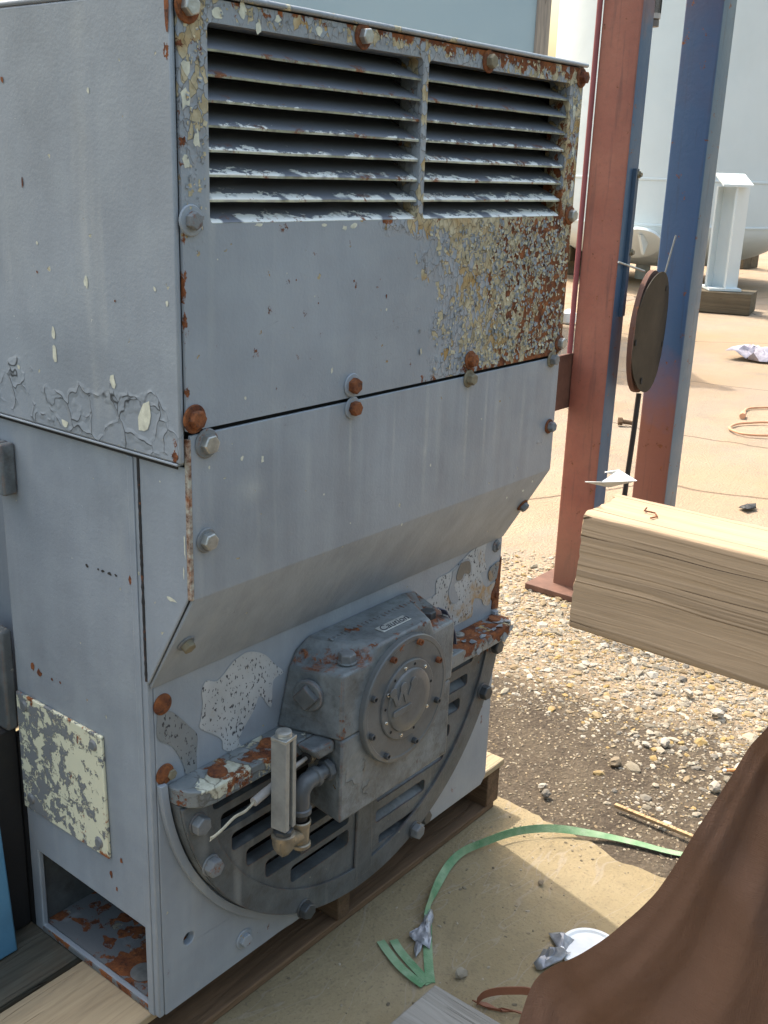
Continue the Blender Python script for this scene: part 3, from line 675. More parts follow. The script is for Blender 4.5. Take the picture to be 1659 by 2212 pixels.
# weld bead and bent corner strip along the front edge
bm = bmesh.new(); pts = [(-0.0005 + 0.0006 * noise.noise((i * .9, 0, 0)), -0.0005, 0.665 + 0.37 * i / 60) for i in range(61)]
tube(bm, pts, [0.0030 * (1 + 0.35 * noise.noise((i * 1.7, 3, 0))) for i in range(61)], 8)
mp('weld_bead', bm, rusty('dark_weld', (0.03, 0.03, 0.032), 0.4), parent=sp)
bm = bmesh.new(); prism(bm, [(0.012, 0.0), (0.028, 0.0), (0.026, 1.03), (0.012, 1.03)], 0, -0.0025, 0.0005)
mp('corner_strip', bm, M['frame'], bevel=0.0022, parent=sp)
bm = bmesh.new()
fl = [[(0.0125, 0.0), (0.30, 0.0), (0.34, -0.004), (0.70, -0.004), (0.74, 0.0), (1.020, 0.0), (1.037, 0.016), (1.037, 1.04), (0.0125, 1.04)], [(0.5185 + 0.43 * math.cos(t), 0.5 + 0.43 * math.sin(t)) for t in [math.pi + 0.19 + (math.pi - 0.38) * i / 40 for i in range(41)]], circ(0.071, 0.129, 0.0125, 20), circ(0.877, 0.17, 0.013, 20)]
plate(bm, fl, 1, -0.0005, 0.0145)
fp = mp('front_plate', bm, M['frame'], bevel=0.0015)
mp('side_plate', bx(1.025, 1.0365, 0.015, 1.2, 0.0, 1.04), M['frame'], bevel=0.002)
mp('hole_back', bx(0.02, 1.0, 0.09, 0.094, 0.2005, 0.5), M['black'])
mp('hole_back', bx(0.3105, 1.0, 0.09, 0.094, 0.014, 0.2), M['black'])
mp('base_plate', bx(0.0125, 1.024, 0.0150, 0.36, 0.0, 0.0125), M['base'], bevel=0.001)
mp('base_edge', bx(-0.0015, 0.0124, 0.031, 0.35, 0.0005, 0.0128), M['base'], bevel=0.002)
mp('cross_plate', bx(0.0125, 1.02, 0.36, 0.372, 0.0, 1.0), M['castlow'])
mp('inner_web', bx(0.30, 0.31, 0.02, 0.36, 0.013, 0.25), M['black'])
mp('inner_shelf', bx(0.0125, 0.30, 0.016, 0.36, 0.19, 0.20), M['black'])
bm = bmesh.new(); lathe(bm, [(0.0, 0), (0.022, 0), (0.024, 0.003), (0.010, 0.004), (0.0, 0.004)], (0.045, 0.10, 0.0125), (0, 0, 1), 20)
mp('foot_washer', bm, M['zinc'])
mp('gap_shade_sheet', bx(0.001, 0.98, 0.3765, 0.404, 0.0, 0.418), M['black'])  # added black sheet, keeps the gap behind the side plate dark
mp('stator_shell', bx(0.04, 0.98, 0.41, 1.2, 0.42, 1.03), M['frame'], bevel=0.004)
# box on the side of the frame, at the picture's left edge
bm = bmesh.new(); box(bm, -0.025, -0.0005, 0.375, 0.47, 0.44, 0.64); mp('terminal_box', bm, M['castlow'], bevel=0.006)
bm = bmesh.new()
for i in range(4): box(bm, -0.028 + 0.001 * i, -0.0005, 0.322 + 0.018 * i, 0.338 + 0.018 * i, 0.905 + 0.003 * i, 0.995)
mp('lifting_lug', bm, M['cast'], bevel=0.005, seg=3)
# flaking side plate with four corner screws
bm = bmesh.new(); plate(bm, [[(0.115, 0.281), (0.370, 0.279), (0.370, 0.520), (0.119, 0.521)]], 0, -0.007, -0.0005)
cvp = mp('access_plate', bm, M['sideplate'], bevel=0.002, label='small cover plate with cream and grey flaking paint')
for y_, z_ in ((0.142, 0.497), (0.140, 0.305), (0.345, 0.499), (0.345, 0.305)):
    bm = bmesh.new(); lathe(bm, [(0.0, 0.004), (0.008, 0.0035), (0.011, 0.0), (0.011, -0.0005)], (-0.007, y_, z_), (-1, 0, 0), 18); mp('screw', bm, M['boltgrey'], parent=cvp)

# bracket: lower half disc with slots
CX, CZ, RB = 0.5185, 0.5, 0.491
def arc_low(R, zt, n=60):
    a = math.asin((CZ - zt) / R); return [(CX + R * math.cos(t), CZ + R * math.sin(t)) for t in [math.pi + a + (math.pi - 2 * a) * i / n for i in range(n + 1)]]
slots = []
rows = [0.405, 0.352, 0.300, 0.248, 0.196, 0.146, 0.100]
for i, zc in enumerate(rows):
    half = math.sqrt(max(0.0, 0.425 ** 2 - (CZ - zc + 0.012) ** 2))
    xl = CX - half
    xr = 0.474
    if zc > 0.12: slots.append(rrect(xl, xr, zc - 0.0185, zc + 0.0185, 0.009, 3))
    xl2, xr2 = 0.562, CX + half - (0.03 if i < 4 else 0.0)
    if zc < 0.29: xl2 = 0.562
    if 0.10 < zc: slots.append(rrect(xl2, xr2, zc - 0.015, zc + 0.015, 0.008, 3))
slots.append(rrect(0.575, 0.72, 0.075, 0.097, 0.006, 3))
bm = bmesh.new()
plate(bm, [arc_low(RB, 0.4305), *slots], 1, -0.030, -0.001)
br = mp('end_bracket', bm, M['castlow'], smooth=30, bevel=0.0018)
for i, zc in enumerate(rows[:6]):                 # inclined vanes seen inside the right-hand slots
    half = math.sqrt(max(0.0, 0.425 ** 2 - (CZ - zc + 0.012) ** 2)); xr2 = CX + half - (0.03 if i < 4 else 0)
    bm = bmesh.new(); prism(bm, [(-0.0012, zc + 0.004), (-0.0265, zc - 0.015), (-0.0265, zc - 0.0195), (-0.0012, zc - 0.019)], 0, 0.563, xr2 - 0.002)
    mp('vane', bm, M['castlow'], parent=br)
bm = bmesh.new()
o1 = arc_low(0.5085, 0.470); o2 = arc_low(0.4945, 0.470)
plate(bm, [o1 + o2[::-1]], 1, -0.012, -0.001)
mp('mounting_ring', bm, M['frame'], bevel=0.002)
# raised rib down the middle and rim pads
bm = bmesh.new(); prism(bm, [(0.490, 0.03), (0.548, 0.03), (0.540, 0.29), (0.498, 0.29)], 1, -0.036, -0.0302); mp('centre_rib', bm, M['castlow'], bevel=0.003, parent=br)
bm = bmesh.new(); o1 = arc_low(0.490, 0.425); o2 = arc_low(0.440, 0.425); plate(bm, [o1 + o2[::-1]], 1, -0.0355, -0.0302); mp('rim', bm, M['castlow'], parent=br, bevel=0.002)
# ledge (horizontal split flange)
bm = bmesh.new()
prism(bm, [(0.030, -0.001), (0.032, -0.022), (0.040, -0.045), (0.056, -0.062), (0.080, -0.0675), (0.985, -0.0675), (1.006, -0.060), (1.022, -0.042), (1.024, -0.001)], 2, 0.431, 0.4625)
led = mp('split_flange', bm, M['ledge'], bevel=0.0025)
for u_, v_, rr in ((470, 1665, 0.017), (580, 1603, 0.016), (1068, 1336, 0.015)):
    p = at(u_, v_, 2, 0.466); bm = bmesh.new(); lathe(bm, [(rr * 1.05, -0.004), (rr, 0.0), (rr * 0.9, 0.0015), (rr * 0.5, 0.0008), (0, 0.0022)], p, (0, 0, 1), 20)
    mp('bolt_cap', bm, M['rust'], parent=led)
p = at(990, 1372, 2, 0.4630); bm = bmesh.new(); lathe(bm, [(0.014, 0), (0.014, 0.003), (0.006, 0.004), (0.006, 0.006), (0, 0.006)], p, (0, 0, 1), 20); mp('washer', bm, M['zinc'], parent=led)
bm = bmesh.new(); r = random.Random(4)       # lifted scales of paint on the right end of the ledge
for k in range(7):
    x, y = r.uniform(0.80, 1.0), r.uniform(-0.066, -0.02); s = r.uniform(0.008, 0.02)
    V = [bm.verts.new((x + s * math.cos(t) * r.uniform(.6, 1.2), y + s * 0.7 * math.sin(t) * r.uniform(.6, 1.2), 0.464 + 0.004 * r.random())) for t in (0, 1.2, 2.4, 3.6, 4.9)]
    bm.faces.new(V)
for k in range(8):
    x, z = r.uniform(0.72, 1.0), r.uniform(0.435, 0.455); s = r.uniform(0.006, 0.016)
    V = [bm.verts.new((x + s * math.cos(t) * r.uniform(.6, 1.2), -0.0682 - 0.003 * r.random(), z + s * 0.9 * math.sin(t) * r.uniform(.6, 1.2))) for t in (0, 1.2, 2.4, 3.6, 4.9)]
    bm.faces.new(V)
o = mp('paint_scales', bm, M['flakeg'], parent=led, smooth=0); o['kind'] = 'stuff'

chips(sp, [(188, 1222, .0045, .8), (212, 1230, .003, .7), (222, 1234, .005, .5), (236, 1239, .006, .6), (250, 1243, .004, .5)], 0, -0.0006, M['chipd'], 6, 'black_scuffs')
chips(sp, [(281, 1254, .006, 1.6), (60, 1520, .006, 1.4), (85, 1455, .009, 1.0), (112, 1468, .004, 1), (240, 1888, .005, 1.8), (262, 1860, .004, 1.5), (252, 1920, .003, 2), (70, 1440, .006, 1.6), (130, 1475, .003, 1)], 0, -0.0007, M['rust'], 7, 'rust_spots')
chips(sp, [(399, 1180, .0018, 12), (397, 1240, .0015, 10), (370, 1295, .012, .35), (345, 1040, .0016, 1)], 0, -0.0016, M['chipw'], 8)
# patches where the grey coat is gone
def patch(pts, mat, y0, name='bare_patch', th=0.0006):
    q = []
    P = [at(u_, v_, 1, y0) for u_, v_ in pts]
    C_ = curve([Vector((p.x, p.z, 0)) for p in P + [P[0]]], 4)[:-1]
    bm = bmesh.new(); plate(bm, [[(c.x, c.y) for c in C_]], 1, y0 - th, y0)
    return mp(name, bm, mat, parent=fp, smooth=30)
patch([(505, 1427), (536, 1408), (570, 1413), (595, 1436), (612, 1452), (590, 1470), (585, 1528), (562, 1502), (547, 1535), (526, 1573), (515, 1600), (520, 1612), (500, 1622), (482, 1618), (479, 1598), (461, 1586), (432, 1573), (434, 1552), (438, 1520), (436, 1493), (446, 1470), (470, 1470)], M['primer'], -0.0012)
patch([(340, 1540), (365, 1535), (385, 1547), (408, 1568), (426, 1588), (424, 1630), (424, 1668), (402, 1672), (395, 1650), (372, 1612), (340, 1595)], M['primer2'], -0.0012)
Z6 = lambda L: [(864 + x * .1736, 1152 + y * .1736) for x, y in L]
patch(Z6([(1085, 90), (1062, 200), (1052, 300), (1070, 450), (1005, 490), (1020, 560), (1040, 640), (1090, 665), (1160, 610), (1210, 590), (1140, 720), (1110, 880), (1040, 890), (1010, 820), (930, 810), (905, 900), (900, 1010), (850, 1060), (650, 1160), (600, 1120), (480, 960), (370, 920), (330, 830), (440, 760), (458, 580), (620, 480), (760, 350), (900, 210)]), M['primer'], -0.0012)
patch(Z6([(655, 470), (700, 430), (790, 330), (870, 330), (895, 460), (880, 520), (820, 500), (790, 570), (690, 620), (680, 680), (725, 800), (710, 860), (650, 875), (610, 800), (605, 700), (640, 580)]), M['overcoat'], -0.0024)
patch(Z6([(760, 370), (860, 345), (880, 450), (860, 500), (800, 500), (770, 570), (705, 585), (715, 480)]), M['overcoat_dirty'], -0.0034)
patch(Z6([(1130, 420), (1235, 350), (1240, 470), (1200, 560), (1120, 590), (1100, 500)]), M['primer2'], -0.0022)
# sheared-away lower rim of the right corner, rusty
bm = bmesh.new(); plate(bm, [[(1.0375, 0.47), (1.010, 0.475), (1.012, 0.52), (1.022, 0.55), (1.030, 0.585), (1.0375, 0.60)]], 1, -0.0030, -0.0006); mp('rust_scab', bm, M['rust'], parent=fp)

# ---- bearing housing
bm = bmesh.new()
ub = [(.291, .4635), (.300, .50), (.320, .574), (.340, .606), (.372, .621), (.660, .621), (.700, .614), (.725, .575), (.741, .50), (.745, .4635)]
uf = [(.329, .4635), (.329, .52), (.329, .595), (.410, .592), (.424, .622), (.588, .622), (.602, .592), (.673, .595), (.673, .52), (.673, .4635)]
yb, yf = -0.002, -0.128
loft(bm, [(x, yb, z) for x, z in ub], [(x, yf, z) for x, z in uf])
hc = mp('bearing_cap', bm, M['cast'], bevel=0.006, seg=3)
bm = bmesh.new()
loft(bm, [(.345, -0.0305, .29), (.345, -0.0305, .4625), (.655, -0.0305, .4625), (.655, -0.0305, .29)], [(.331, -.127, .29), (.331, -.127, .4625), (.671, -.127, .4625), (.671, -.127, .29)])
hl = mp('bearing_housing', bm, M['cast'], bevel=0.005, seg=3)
bm = bmesh.new()       # rounded shoulder under the cap where the pipes enter
prism(bm, [(.290, .437), (.331, .437), (.331, .4625), (.270, .4625)], 1, -0.112, -0.0680); mp('shoulder', bm, M['cast'], bevel=0.006, parent=hl)
# round cover
def onD(u_, v_, d=-0.142): return at(u_, v_, 1, d)
CCx, CCz = 0.505, 0.487
bm = bmesh.new(); lathe(bm, [(0.1285, 0), (0.1285, 0.010), (0.1265, 0.0125), (0.119, 0.0128), (0.117, 0.0115), (0.0, 0.0115)], (CCx, -0.1285, CCz), (0, -1, 0), 64)
rc = mp('round_cover', bm, M['dish'], smooth=25)
Z7 = lambda x, y: (763.2 + x * .1757, 1281.6 + y * .1757)
rust_scr = ((815, 575), (465, 765), (1040, 815)); dark_scr = ((190, 1300), (1000, 1310), (170, 1815), (745, 1795), (400, 2005))
def sockscrew(p, mat):
    bm = bmesh.new(); lathe(bm, [(0.0062, 0), (0.0062, 0.009), (0.0056, 0.010), (0.0036, 0.010), (0.0033, 0.005), (0, 0.005)], p, (0, -1, 0), 14)
    mp('socket_screw', bm, mat, parent=rc, smooth=25)
for L, mt in ((rust_scr, M['rust']), (dark_scr, M['boltdark'])):
    for x, y in L:
        p = onD(*Z7(x, y)); v2 = Vector((p.x - CCx, p.z - CCz)); v2 = v2.normalized() * min(0.114, max(0.104, v2.length))
        sockscrew((CCx + v2.x, -0.1395, CCz + v2.y), mt)
bm = bmesh.new(); lathe(bm, [(0.081, 0), (0.081, 0.003), (0.079, 0.0045), (0.064, 0.005), (0.062, 0.009), (0.057, 0.0115), (0.040, 0.0125), (0.0, 0.0128)], (CCx, -0.1395, CCz), (0, -1, 0), 56)
ic = mp('centre_cap', bm, M['dish'], smooth=25)
for x, y in ((645, 880), (870, 945), (375, 1245), (845, 1365), (355, 1665), (600, 1710)):
    p = onD(*Z7(x, y), -0.146); v2 = Vector((p.x - CCx, p.z - CCz)); v2 = v2.normalized() * 0.0715
    bm = bmesh.new(); lathe(bm, [(0.0040, 0), (0.0036, 0.002), (0.002, 0.0032), (0, 0.0036)], (CCx + v2.x, -0.1440, CCz + v2.y), (0, -1, 0), 12); mp('screw', bm, M['chrome'], parent=ic)
for x, y in ((480, 1020), (890, 1140), (315, 1480), (735, 1570), (450, 1750), (770, 850)):
    p = onD(*Z7(x, y), -0.146); v2 = Vector((p.x - CCx, p.z - CCz)); v2 = v2.normalized() * 0.0715
    bm = bmesh.new(); lathe(bm, [(0.003, 0), (0.003, 0.0004), (0, 0.0004)], (CCx + v2.x, -0.1445, CCz + v2.y), (0, -1, 0), 12); mp('screw_hole', bm, M['black'], parent=ic)
# crown-like W emblem with a bar under it
bm = bmesh.new(); ey = -0.1525
E = lambda x, y: (lambda p: (p.x, p.z))(at(828 + x * .0608, 1440 + y * .0608, 1, ey))
cl, cm_, cr_ = E(350, 950), E(720, 730), E(1085, 530); b1, b2 = E(500, 1380), E(830, 1230)
for c in (cl, cm_, cr_): prism(bm, circ(c[0], c[1], 0.0098, 20), 1, ey + 0.0005, ey - 0.002)
def stroke(p, q, w1, w2, k=0.0021):
    d = Vector((q[0] - p[0], q[1] - p[1])).normalized(); n = Vector((-d.y, d.x))
    prism(bm, [(p[0] + n.x * w1, p[1] + n.y * w1), (q[0] + n.x * w2, q[1] + n.y * w2), (q[0] - n.x * w2, q[1] - n.y * w2), (p[0] - n.x * w1, p[1] - n.y * w1)], 1, ey + 0.0005, ey - k)
stroke(cl, b1, 0.0052, 0.0045, 0.0017); stroke(b1, cm_, 0.0045, 0.0052, 0.0019); stroke(cm_, b2, 0.0052, 0.0045, 0.0018); stroke(b2, cr_, 0.0045, 0.0052, 0.0016)
B0, B1 = E(420, 1680), E(880, 1460); zb = (B0[1] + B1[1]) / 2
prism(bm, rrect(B0[0] - 0.006, B1[0] + 0.010, zb - 0.0065, zb + 0.0065, 0.005), 1, ey + 0.0005, ey - 0.0022)
mp('crown_emblem', bm, M['dish'], bevel=0.0007, parent=ic)
# square plug on the left cheek
def cheek(u_, v_):       # point on the slanted cheek of the cap
    n = Vector((-(yb - yf), (.329 - .296), 0)).normalized() if False else None
    # plane through (.296,yb) and (.329,yf), vertical
    ax_, ay_ = .298, yb; bx_, by_ = .329, yf
    nn = Vector((by_ - ay_, -(bx_ - ax_), 0)).normalized()
    d = _r * (u_ - 829.5) + _d * (v_ - 1106.0) + _f * FL
    t = (Vector((ax_, ay_, 0)) - CL).dot(nn) / d.dot(nn); return CL + d * t, (nn if nn.x < 0 else -nn)
pc, pn = cheek(668, 1501)
bm = bmesh.new(); lathe(bm, [(0.030, -0.002), (0.030, 0.006), (0.027, 0.008), (0.0, 0.008)], pc, pn, 32); mp('plug_boss', bm, M['cast'], parent=hc, smooth=30, bevel=0.001)
bm = bmesh.new(); lathe(bm, [(0.0255, 0.0), (0.0235, 0.013), (0, 0.013)], pc + pn * 0.008, pn, 4, rot=math.radians(4)); mp('square_plug', bm, M['castlow'], parent=hc, smooth=20, bevel=0.0015)
# hexagon bolts
_hex = {}
def hexbolt(pos, nrm, R, H, mat, parent, washer=None, wr=0.0, name='bolt', wh=0.003, rot=0.0, label=None):
    pos = Vector(pos); nrm = Vector(nrm).normalized(); base = wh if washer else 0.0
    bm = bmesh.new(); lathe(bm, [(R * 0.98, base - 0.001), (R, base + H * 0.15), (R, base + H * 0.85), (R * 0.88, base + H), (0, base + H * 1.02)], pos, nrm, 6, rot=rot)
    b_ = mp(name, bm, mat, parent=parent, smooth=25, bevel=R * 0.05)
    if parent is None: pass
    if washer:
        bm = bmesh.new(); lathe(bm, [(wr * 0.96, -0.0004), (wr, 0.0012), (wr * 0.93, wh), (R * 0.8, wh * 1.1), (0, wh * 1.1)], pos, nrm, 24)
        w_ = mp('washer', bm, washer, parent=b_, smooth=30)
    if label: b_['label'] = label
    return b_
p = at(750, 1428, 2, 0.596); hexbolt((p.x, p.y, 0.594), (0, 0, 1), 0.0165, 0.016, M['boltgrey'], None, M['cast'], 0.018, rot=0.3)
p = at(927, 1338, 2, 0.597); hexbolt((0.638, -0.085, 0.592), (0, 0, 1), 0.0165, 0.018, M['boltdark'], None, M['rustgrey'], 0.019, rot=0.2)
# nameplate on the top of the cap
NP = [at(u_, v_, 2, 0.6245) for u_, v_ in ((806.6, 1356.5), (871, 1329), (888.6, 1335), (830.7, 1364))]
x0 = (NP[0].x + NP[3].x) / 2; x1 = (NP[1].x + NP[2].x) / 2; y1 = (NP[0].y + NP[1].y) / 2; y0 = (NP[2].y + NP[3].y) / 2
bm = bmesh.new(); box(bm, x0, x1, y0, y1, 0.6222, 0.6240); npo = mp('nameplate', bm, M['silverlabel'], bevel=0.0006, label='small silver nameplate with dark script')
fc = bpy.data.curves.new('script_text', 'FONT'); fc.body = 'Caution'; fc.size = 0.026; fc.shear = 0.4; fc.extrude = 0.0002; fc.align_x = 'CENTER'; fc.align_y = 'CENTER'
fc.materials.append(M['ink']); ft = bpy.data.objects.new('tmp', fc); COL.objects.link(ft)
me_ = bpy.data.meshes.new_from_object(ft.evaluated_get(bpy.context.evaluated_depsgraph_get())); bpy.data.objects.remove(ft)
fo = bpy.data.objects.new('script_text', me_); COL.objects.link(fo); fo.parent = npo
fo.location = ((x0 + x1) / 2, (y0 + y1) / 2, 0.6243)
bm = bmesh.new(); r = random.Random(9)     # worn cast lettering, no longer legible
for i in range(22):
    x = 0.385 + i * 0.0118; h_ = r.uniform(0.005, 0.010); box(bm, x, x + r.uniform(0.003, 0.006), -0.045 - h_, -0.043 + h_ * 0.2, 0.6205, 0.6228)
mp('worn_cast_marks', bm, M['cast'], bevel=0.0008, parent=hc)
# bent metal strip with a white label
pts = [(0.640, -0.118, 0.605), (0.652, -0.117, 0.612), (0.668, -0.1165, 0.604), (0.6775, -0.116, 0.585), (0.682, -0.116, 0.560), (0.684, -0.1155, 0.535)]
pts = curve([at(948, 1315, 1, -0.10), at(956, 1317, 1, -0.104), at(964, 1332, 1, -0.108), at(971, 1350, 1, -0.11), at(977, 1370, 1, -0.112), at(979, 1390, 1, -0.112)], 4)
bm = bmesh.new(); rr_ = []
for i, p in enumerate(pts):
    rr_.append([bm.verts.new(p + Vector((s_ * 0.0, s_ * 0.008, 0)) + Vector((t_, 0, 0))) for s_, t_ in ((-1, 0), (1, 0), (1, 0.0025), (-1, 0.0025))])
for a_, b_ in zip(rr_, rr_[1:]):
    for k in range(4): bm.faces.new([a_[k], a_[(k + 1) % 4], b_[(k + 1) % 4], b_[k]])
bm.faces.new(rr_[0]); bm.faces.new(rr_[-1]); st_ = mp('bent_strip', bm, M['bluestrip'], parent=hc)
bm = bmesh.new(); rr_ = []
for p in pts[7:15]: rr_.append([bm.verts.new(p + Vector((-0.0008, s_ * 0.0068, 0.0004))) for s_ in (-1, 1)])
for a_, b_ in zip(rr_, rr_[1:]): bm.faces.new([a_[0], a_[1], b_[1], b_[0]])
mp('white_label', bm, M['white'], parent=hc)

# ---- sheet bolts: (u, v, y plane, normal, head radius, head height, head mat, washer mat, washer radius)
FN = (0, -1, 0); fold_n = Vector((0, -0.181, -0.108)).normalized()
for (x, z, R, hm, wm, wr) in ((.013, 1.636, .013, 'zinc', 'rust', .021), (.357, 1.637, .012, 'zinc', 'rust', .019), (.697, 1.633, .012, 'bolttan', 'rust', .019), (1.026, 1.633, .012, 'rust', 'rust', .019),
        (.012, 1.376, .0125, 'rustgrey', 'frame', .021), (1.026, 1.372, .012, 'zinc', 'rust', .019), (.011, 1.107, .0135, 'rust', 'rust', .021), (.352, 1.110, .0135, 'rust', 'frame', .020),
        (.694, 1.113, .0125, 'rust', 'rust', .018), (1.026, 1.112, .012, 'zinc', 'rust', .018)):
    hexbolt((x, D - 0.0005, z), FN, R, 0.011, M[hm], cov, M[wm], wr, rot=rnd.uniform(0, 1))
for (x, z, R, hm, wm, wr) in ((.033, 1.068, .0145, 'zinc', 'rustgrey', .022), (.354, 1.072, .0125, 'rust', 'frame', .019), (.693, 1.078, .0115, 'bolttan', 'bolttan', .017), (1.000, 1.080, .0115, 'boltgrey', 'bolttan', .017),
        (.029, .922, .0135, 'zinc', 'boltgrey', .019), (1.012, .934, .011, 'rustgrey', 'rust', .016)):
    hexbolt((x, D - 0.0005, z), FN, R, 0.012, M[hm], lc, M[wm], wr, rot=rnd.uniform(0, 1))
hexbolt((.033, -.0565, .7375), fold_n, .0115, .011, M['bolttan'], lc, M['boltgrey'], .0155)
hexbolt((1.015, -.060, .7435), fold_n, .0115, .010, M['rustgrey'], lc, M['rust'], .0155)
for (x, z, hm, wr) in ((.0285, .613, 'rust', .0185), (.0285, .484, 'rust', .0185), (1.013, .632, 'boltgrey', .015), (1.020, .51, 'rust', .017)):
    bm = bmesh.new(); lathe(bm, [(wr, 0), (wr * .98, .002), (wr * .8, .004), (wr * .45, .005), (0, .0055)], (x, -0.0008, z), FN, 22); mp('rivet_bolt', bm, M['rust' if hm == 'rust' else 'rustgrey'], parent=fp)
    if x > 1: hexbolt((x, -0.005, z), FN, .008, .006, M[hm], fp)
hexbolt((.040, -0.003, .480), FN, .0095, .006, M['bolttan'], fp)
for (x, z, hm, wm) in ((.067, .386, 'boltgrey', 'castlow'), (.094, .288, 'rustgrey', 'boltgrey'), (.335, .055, 'boltdark', 'boltdark'), (.695, .051, 'boltgrey', 'boltdark'), (.940, .300, 'boltdark', 'castlow'), (.976, .405, 'boltdark', 'castlow')):
    hexbolt((x, -0.0358, z), FN, .0175, .016, M[hm], br, M[wm], .020, rot=rnd.uniform(0, 1))
hexbolt((.765, -0.001, .040), FN, .0175, .020, M['boltdark'], fp, M['boltdark'], .021)
hexbolt((.205, -0.001, .045), FN, .014, .008, M['frame'], fp, M['frame'], .02)

# ---- oil pipes and sight glass (left of the housing)
py_ = -0.098
a0_ = at(722, 1652, 1, py_); a1_ = at(668, 1684, 1, py_); zc_ = (a0_.z + a1_.z) / 2
vx = at(650, 1760, 1, py_); px_ = vx.x
hx = 0.3325
bm = bmesh.new()
pth = [(hx, py_, zc_), (px_ + 0.034, py_, zc_)]
tube(bm, pth, 0.0135, 18); nip = mp('pipe_nipple', bm, M['pipe'])
bm = bmesh.new(); lathe(bm, [(0.019, 0), (0.021, .002), (0.021, .012), (0.017, .014)], (hx - 0.016, py_, zc_), (1, 0, 0), 8); mp('pipe_nut', bm, M['pipe'], smooth=25)
bm = bmesh.new()
el = [(px_ + 0.034, py_, zc_)] + [(px_ + 0.022 - 0.022 * math.sin(t), py_, zc_ - 0.022 + 0.022 * math.cos(t)) for t in [i * math.pi / 16 for i in range(0, 9)]] + [(px_, py_, zc_ - 0.05)]
tube(bm, el, 0.0165, 20); mp('pipe_elbow', bm, M['pipe'])
for p_, d_ in (((px_ + 0.036, py_, zc_), (1, 0, 0)), ((px_, py_, zc_ - 0.052), (0, 0, -1))):
    bm = bmesh.new(); lathe(bm, [(0.0165, -0.006), (0.0195, -0.004), (0.0195, 0.004), (0.0165, 0.006)], p_, d_, 22); mp('elbow_collar', bm, M['pipe'], smooth=30)
zt_ = zc_ - 0.060
bm = bmesh.new(); tube(bm, [(px_, py_, zc_ - 0.05), (px_, py_, zt_ - 0.02)], 0.0125, 16); mp('pipe_nipple', bm, M['blackrub'])
bm = bmesh.new(); tube(bm, [(px_, py_, zt_ - 0.012), (px_, py_, zt_ - 0.062)], [0.0165, 0.0150], 20)
lathe(bm, [(0.0165, 0), (0.0188, .002), (0.0188, .008), (0.0165, .010)], (px_, py_, zt_ - 0.022), (0, 0, 1), 20)
lathe(bm, [(0.0165, 0), (0.0188, .002), (0.0188, .008), (0.0165, .010)], (px_, py_, zt_ - 0.068), (0, 0, 1), 20)
mp('brass_tee', bm, M['brass'], smooth=35)
bm = bmesh.new(); lathe(bm, [(0.009, 0), (0.009, .012), (0, .012)], (px_, py_, zt_ - 0.080), (0, 0, 1), 4); mp('drain_plug', bm, M['boltdark'])
sg = at(612, 1800, 1, -0.118); sx, sy = sg.x, -0.118
g0 = at(612, 1800, 1, sy).z; g1 = at(612, 1597, 1, sy).z
bm = bmesh.new(); tube(bm, [(px_, py_, zt_ - 0.045), (sx, sy, g0 - 0.020)], 0.0125, 16)
lathe(bm, [(0.0, -0.046), (0.006, -0.044), (0.013, -0.036), (0.0185, -0.026), (0.0195, -0.008), (0.0215, -0.007), (0.0215, 0.0), (0.019, 0.001)], (sx, sy, g0), (0, 0, 1), 22)
for k in range(4):
    t = k * math.pi / 2 + 0.5; x_, y_ = sx + 0.0192 * math.cos(t), sy + 0.0192 * math.sin(t); tube(bm, [(x_, y_, g0 - 0.008), (sx + 0.0185 * math.cos(t), sy + 0.0185 * math.sin(t), g0 - 0.026), (sx + 0.007 * math.cos(t), sy + 0.007 * math.sin(t), g0 - 0.043)], 0.0016, 6)
mp('brass_elbow', bm, M['brass'], smooth=40)
bm = bmesh.new(); lathe(bm, [(0.016, 0), (0.018, .002), (0.018, .009), (0.013, .011), (0.013, .018)], (sx, sy, g0), (0, 0, 1), 8); mp('gland_nut', bm, M['boltdark'], smooth=25)
bm = bmesh.new()
ql = 0.0155; ang = math.radians(8)
def rotp(x_, y_): return (sx + x_ * math.cos(ang) - y_ * math.sin(ang), sy + x_ * math.sin(ang) + y_ * math.cos(ang))
chan = [(-ql, ql), (-ql, -ql), (-ql * 0.25, -ql), (-ql * 0.25, -ql * 0.4), (ql * 0.35, -ql * 0.4), (ql * 0.35, -ql), (ql, -ql), (ql, ql)]
plate(bm, [[rotp(*c) for c in chan]], 2, g0 + 0.014, g1)
mp('gauge_body', bm, M['steel'], bevel=0.0008)
bm = bmesh.new(); q0 = rotp(0.0008, -ql * 0.45); tube(bm, [(q0[0], q0[1], g0 + 0.016), (q0[0], q0[1], g1 - 0.006)], 0.0036, 12)
mg = Mat('oil_sight_glass'); mg.out((0.75, 0.62, 0.45), 0.08, 0.0, None, Transmission_Weight=0.6, IOR=1.45); mp('glass_tube', bm, mg.m)
bm = bmesh.new(); box(bm, -0.5, 0.5, -0.5, 0.5, 0, 1)
for v in bm.verts: x_, y_ = rotp(v.co.x * 2 * ql * 1.04, v.co.y * 2 * ql * 1.04); v.co = (x_, y_, g1 + v.co.z * 0.006)
mp('gauge_head', bm, M['zinc'], bevel=0.001)
bm = bmesh.new(); lathe(bm, [(0.0135, 0.0055), (0.0145, 0.007), (0.0135, 0.010), (0.0145, 0.0115), (0.0135, 0.015), (0.009, 0.017), (0, 0.0172)], (sx, sy, g1), (0, 0, 1), 24); mp('gauge_cap', bm, M['zinc'])
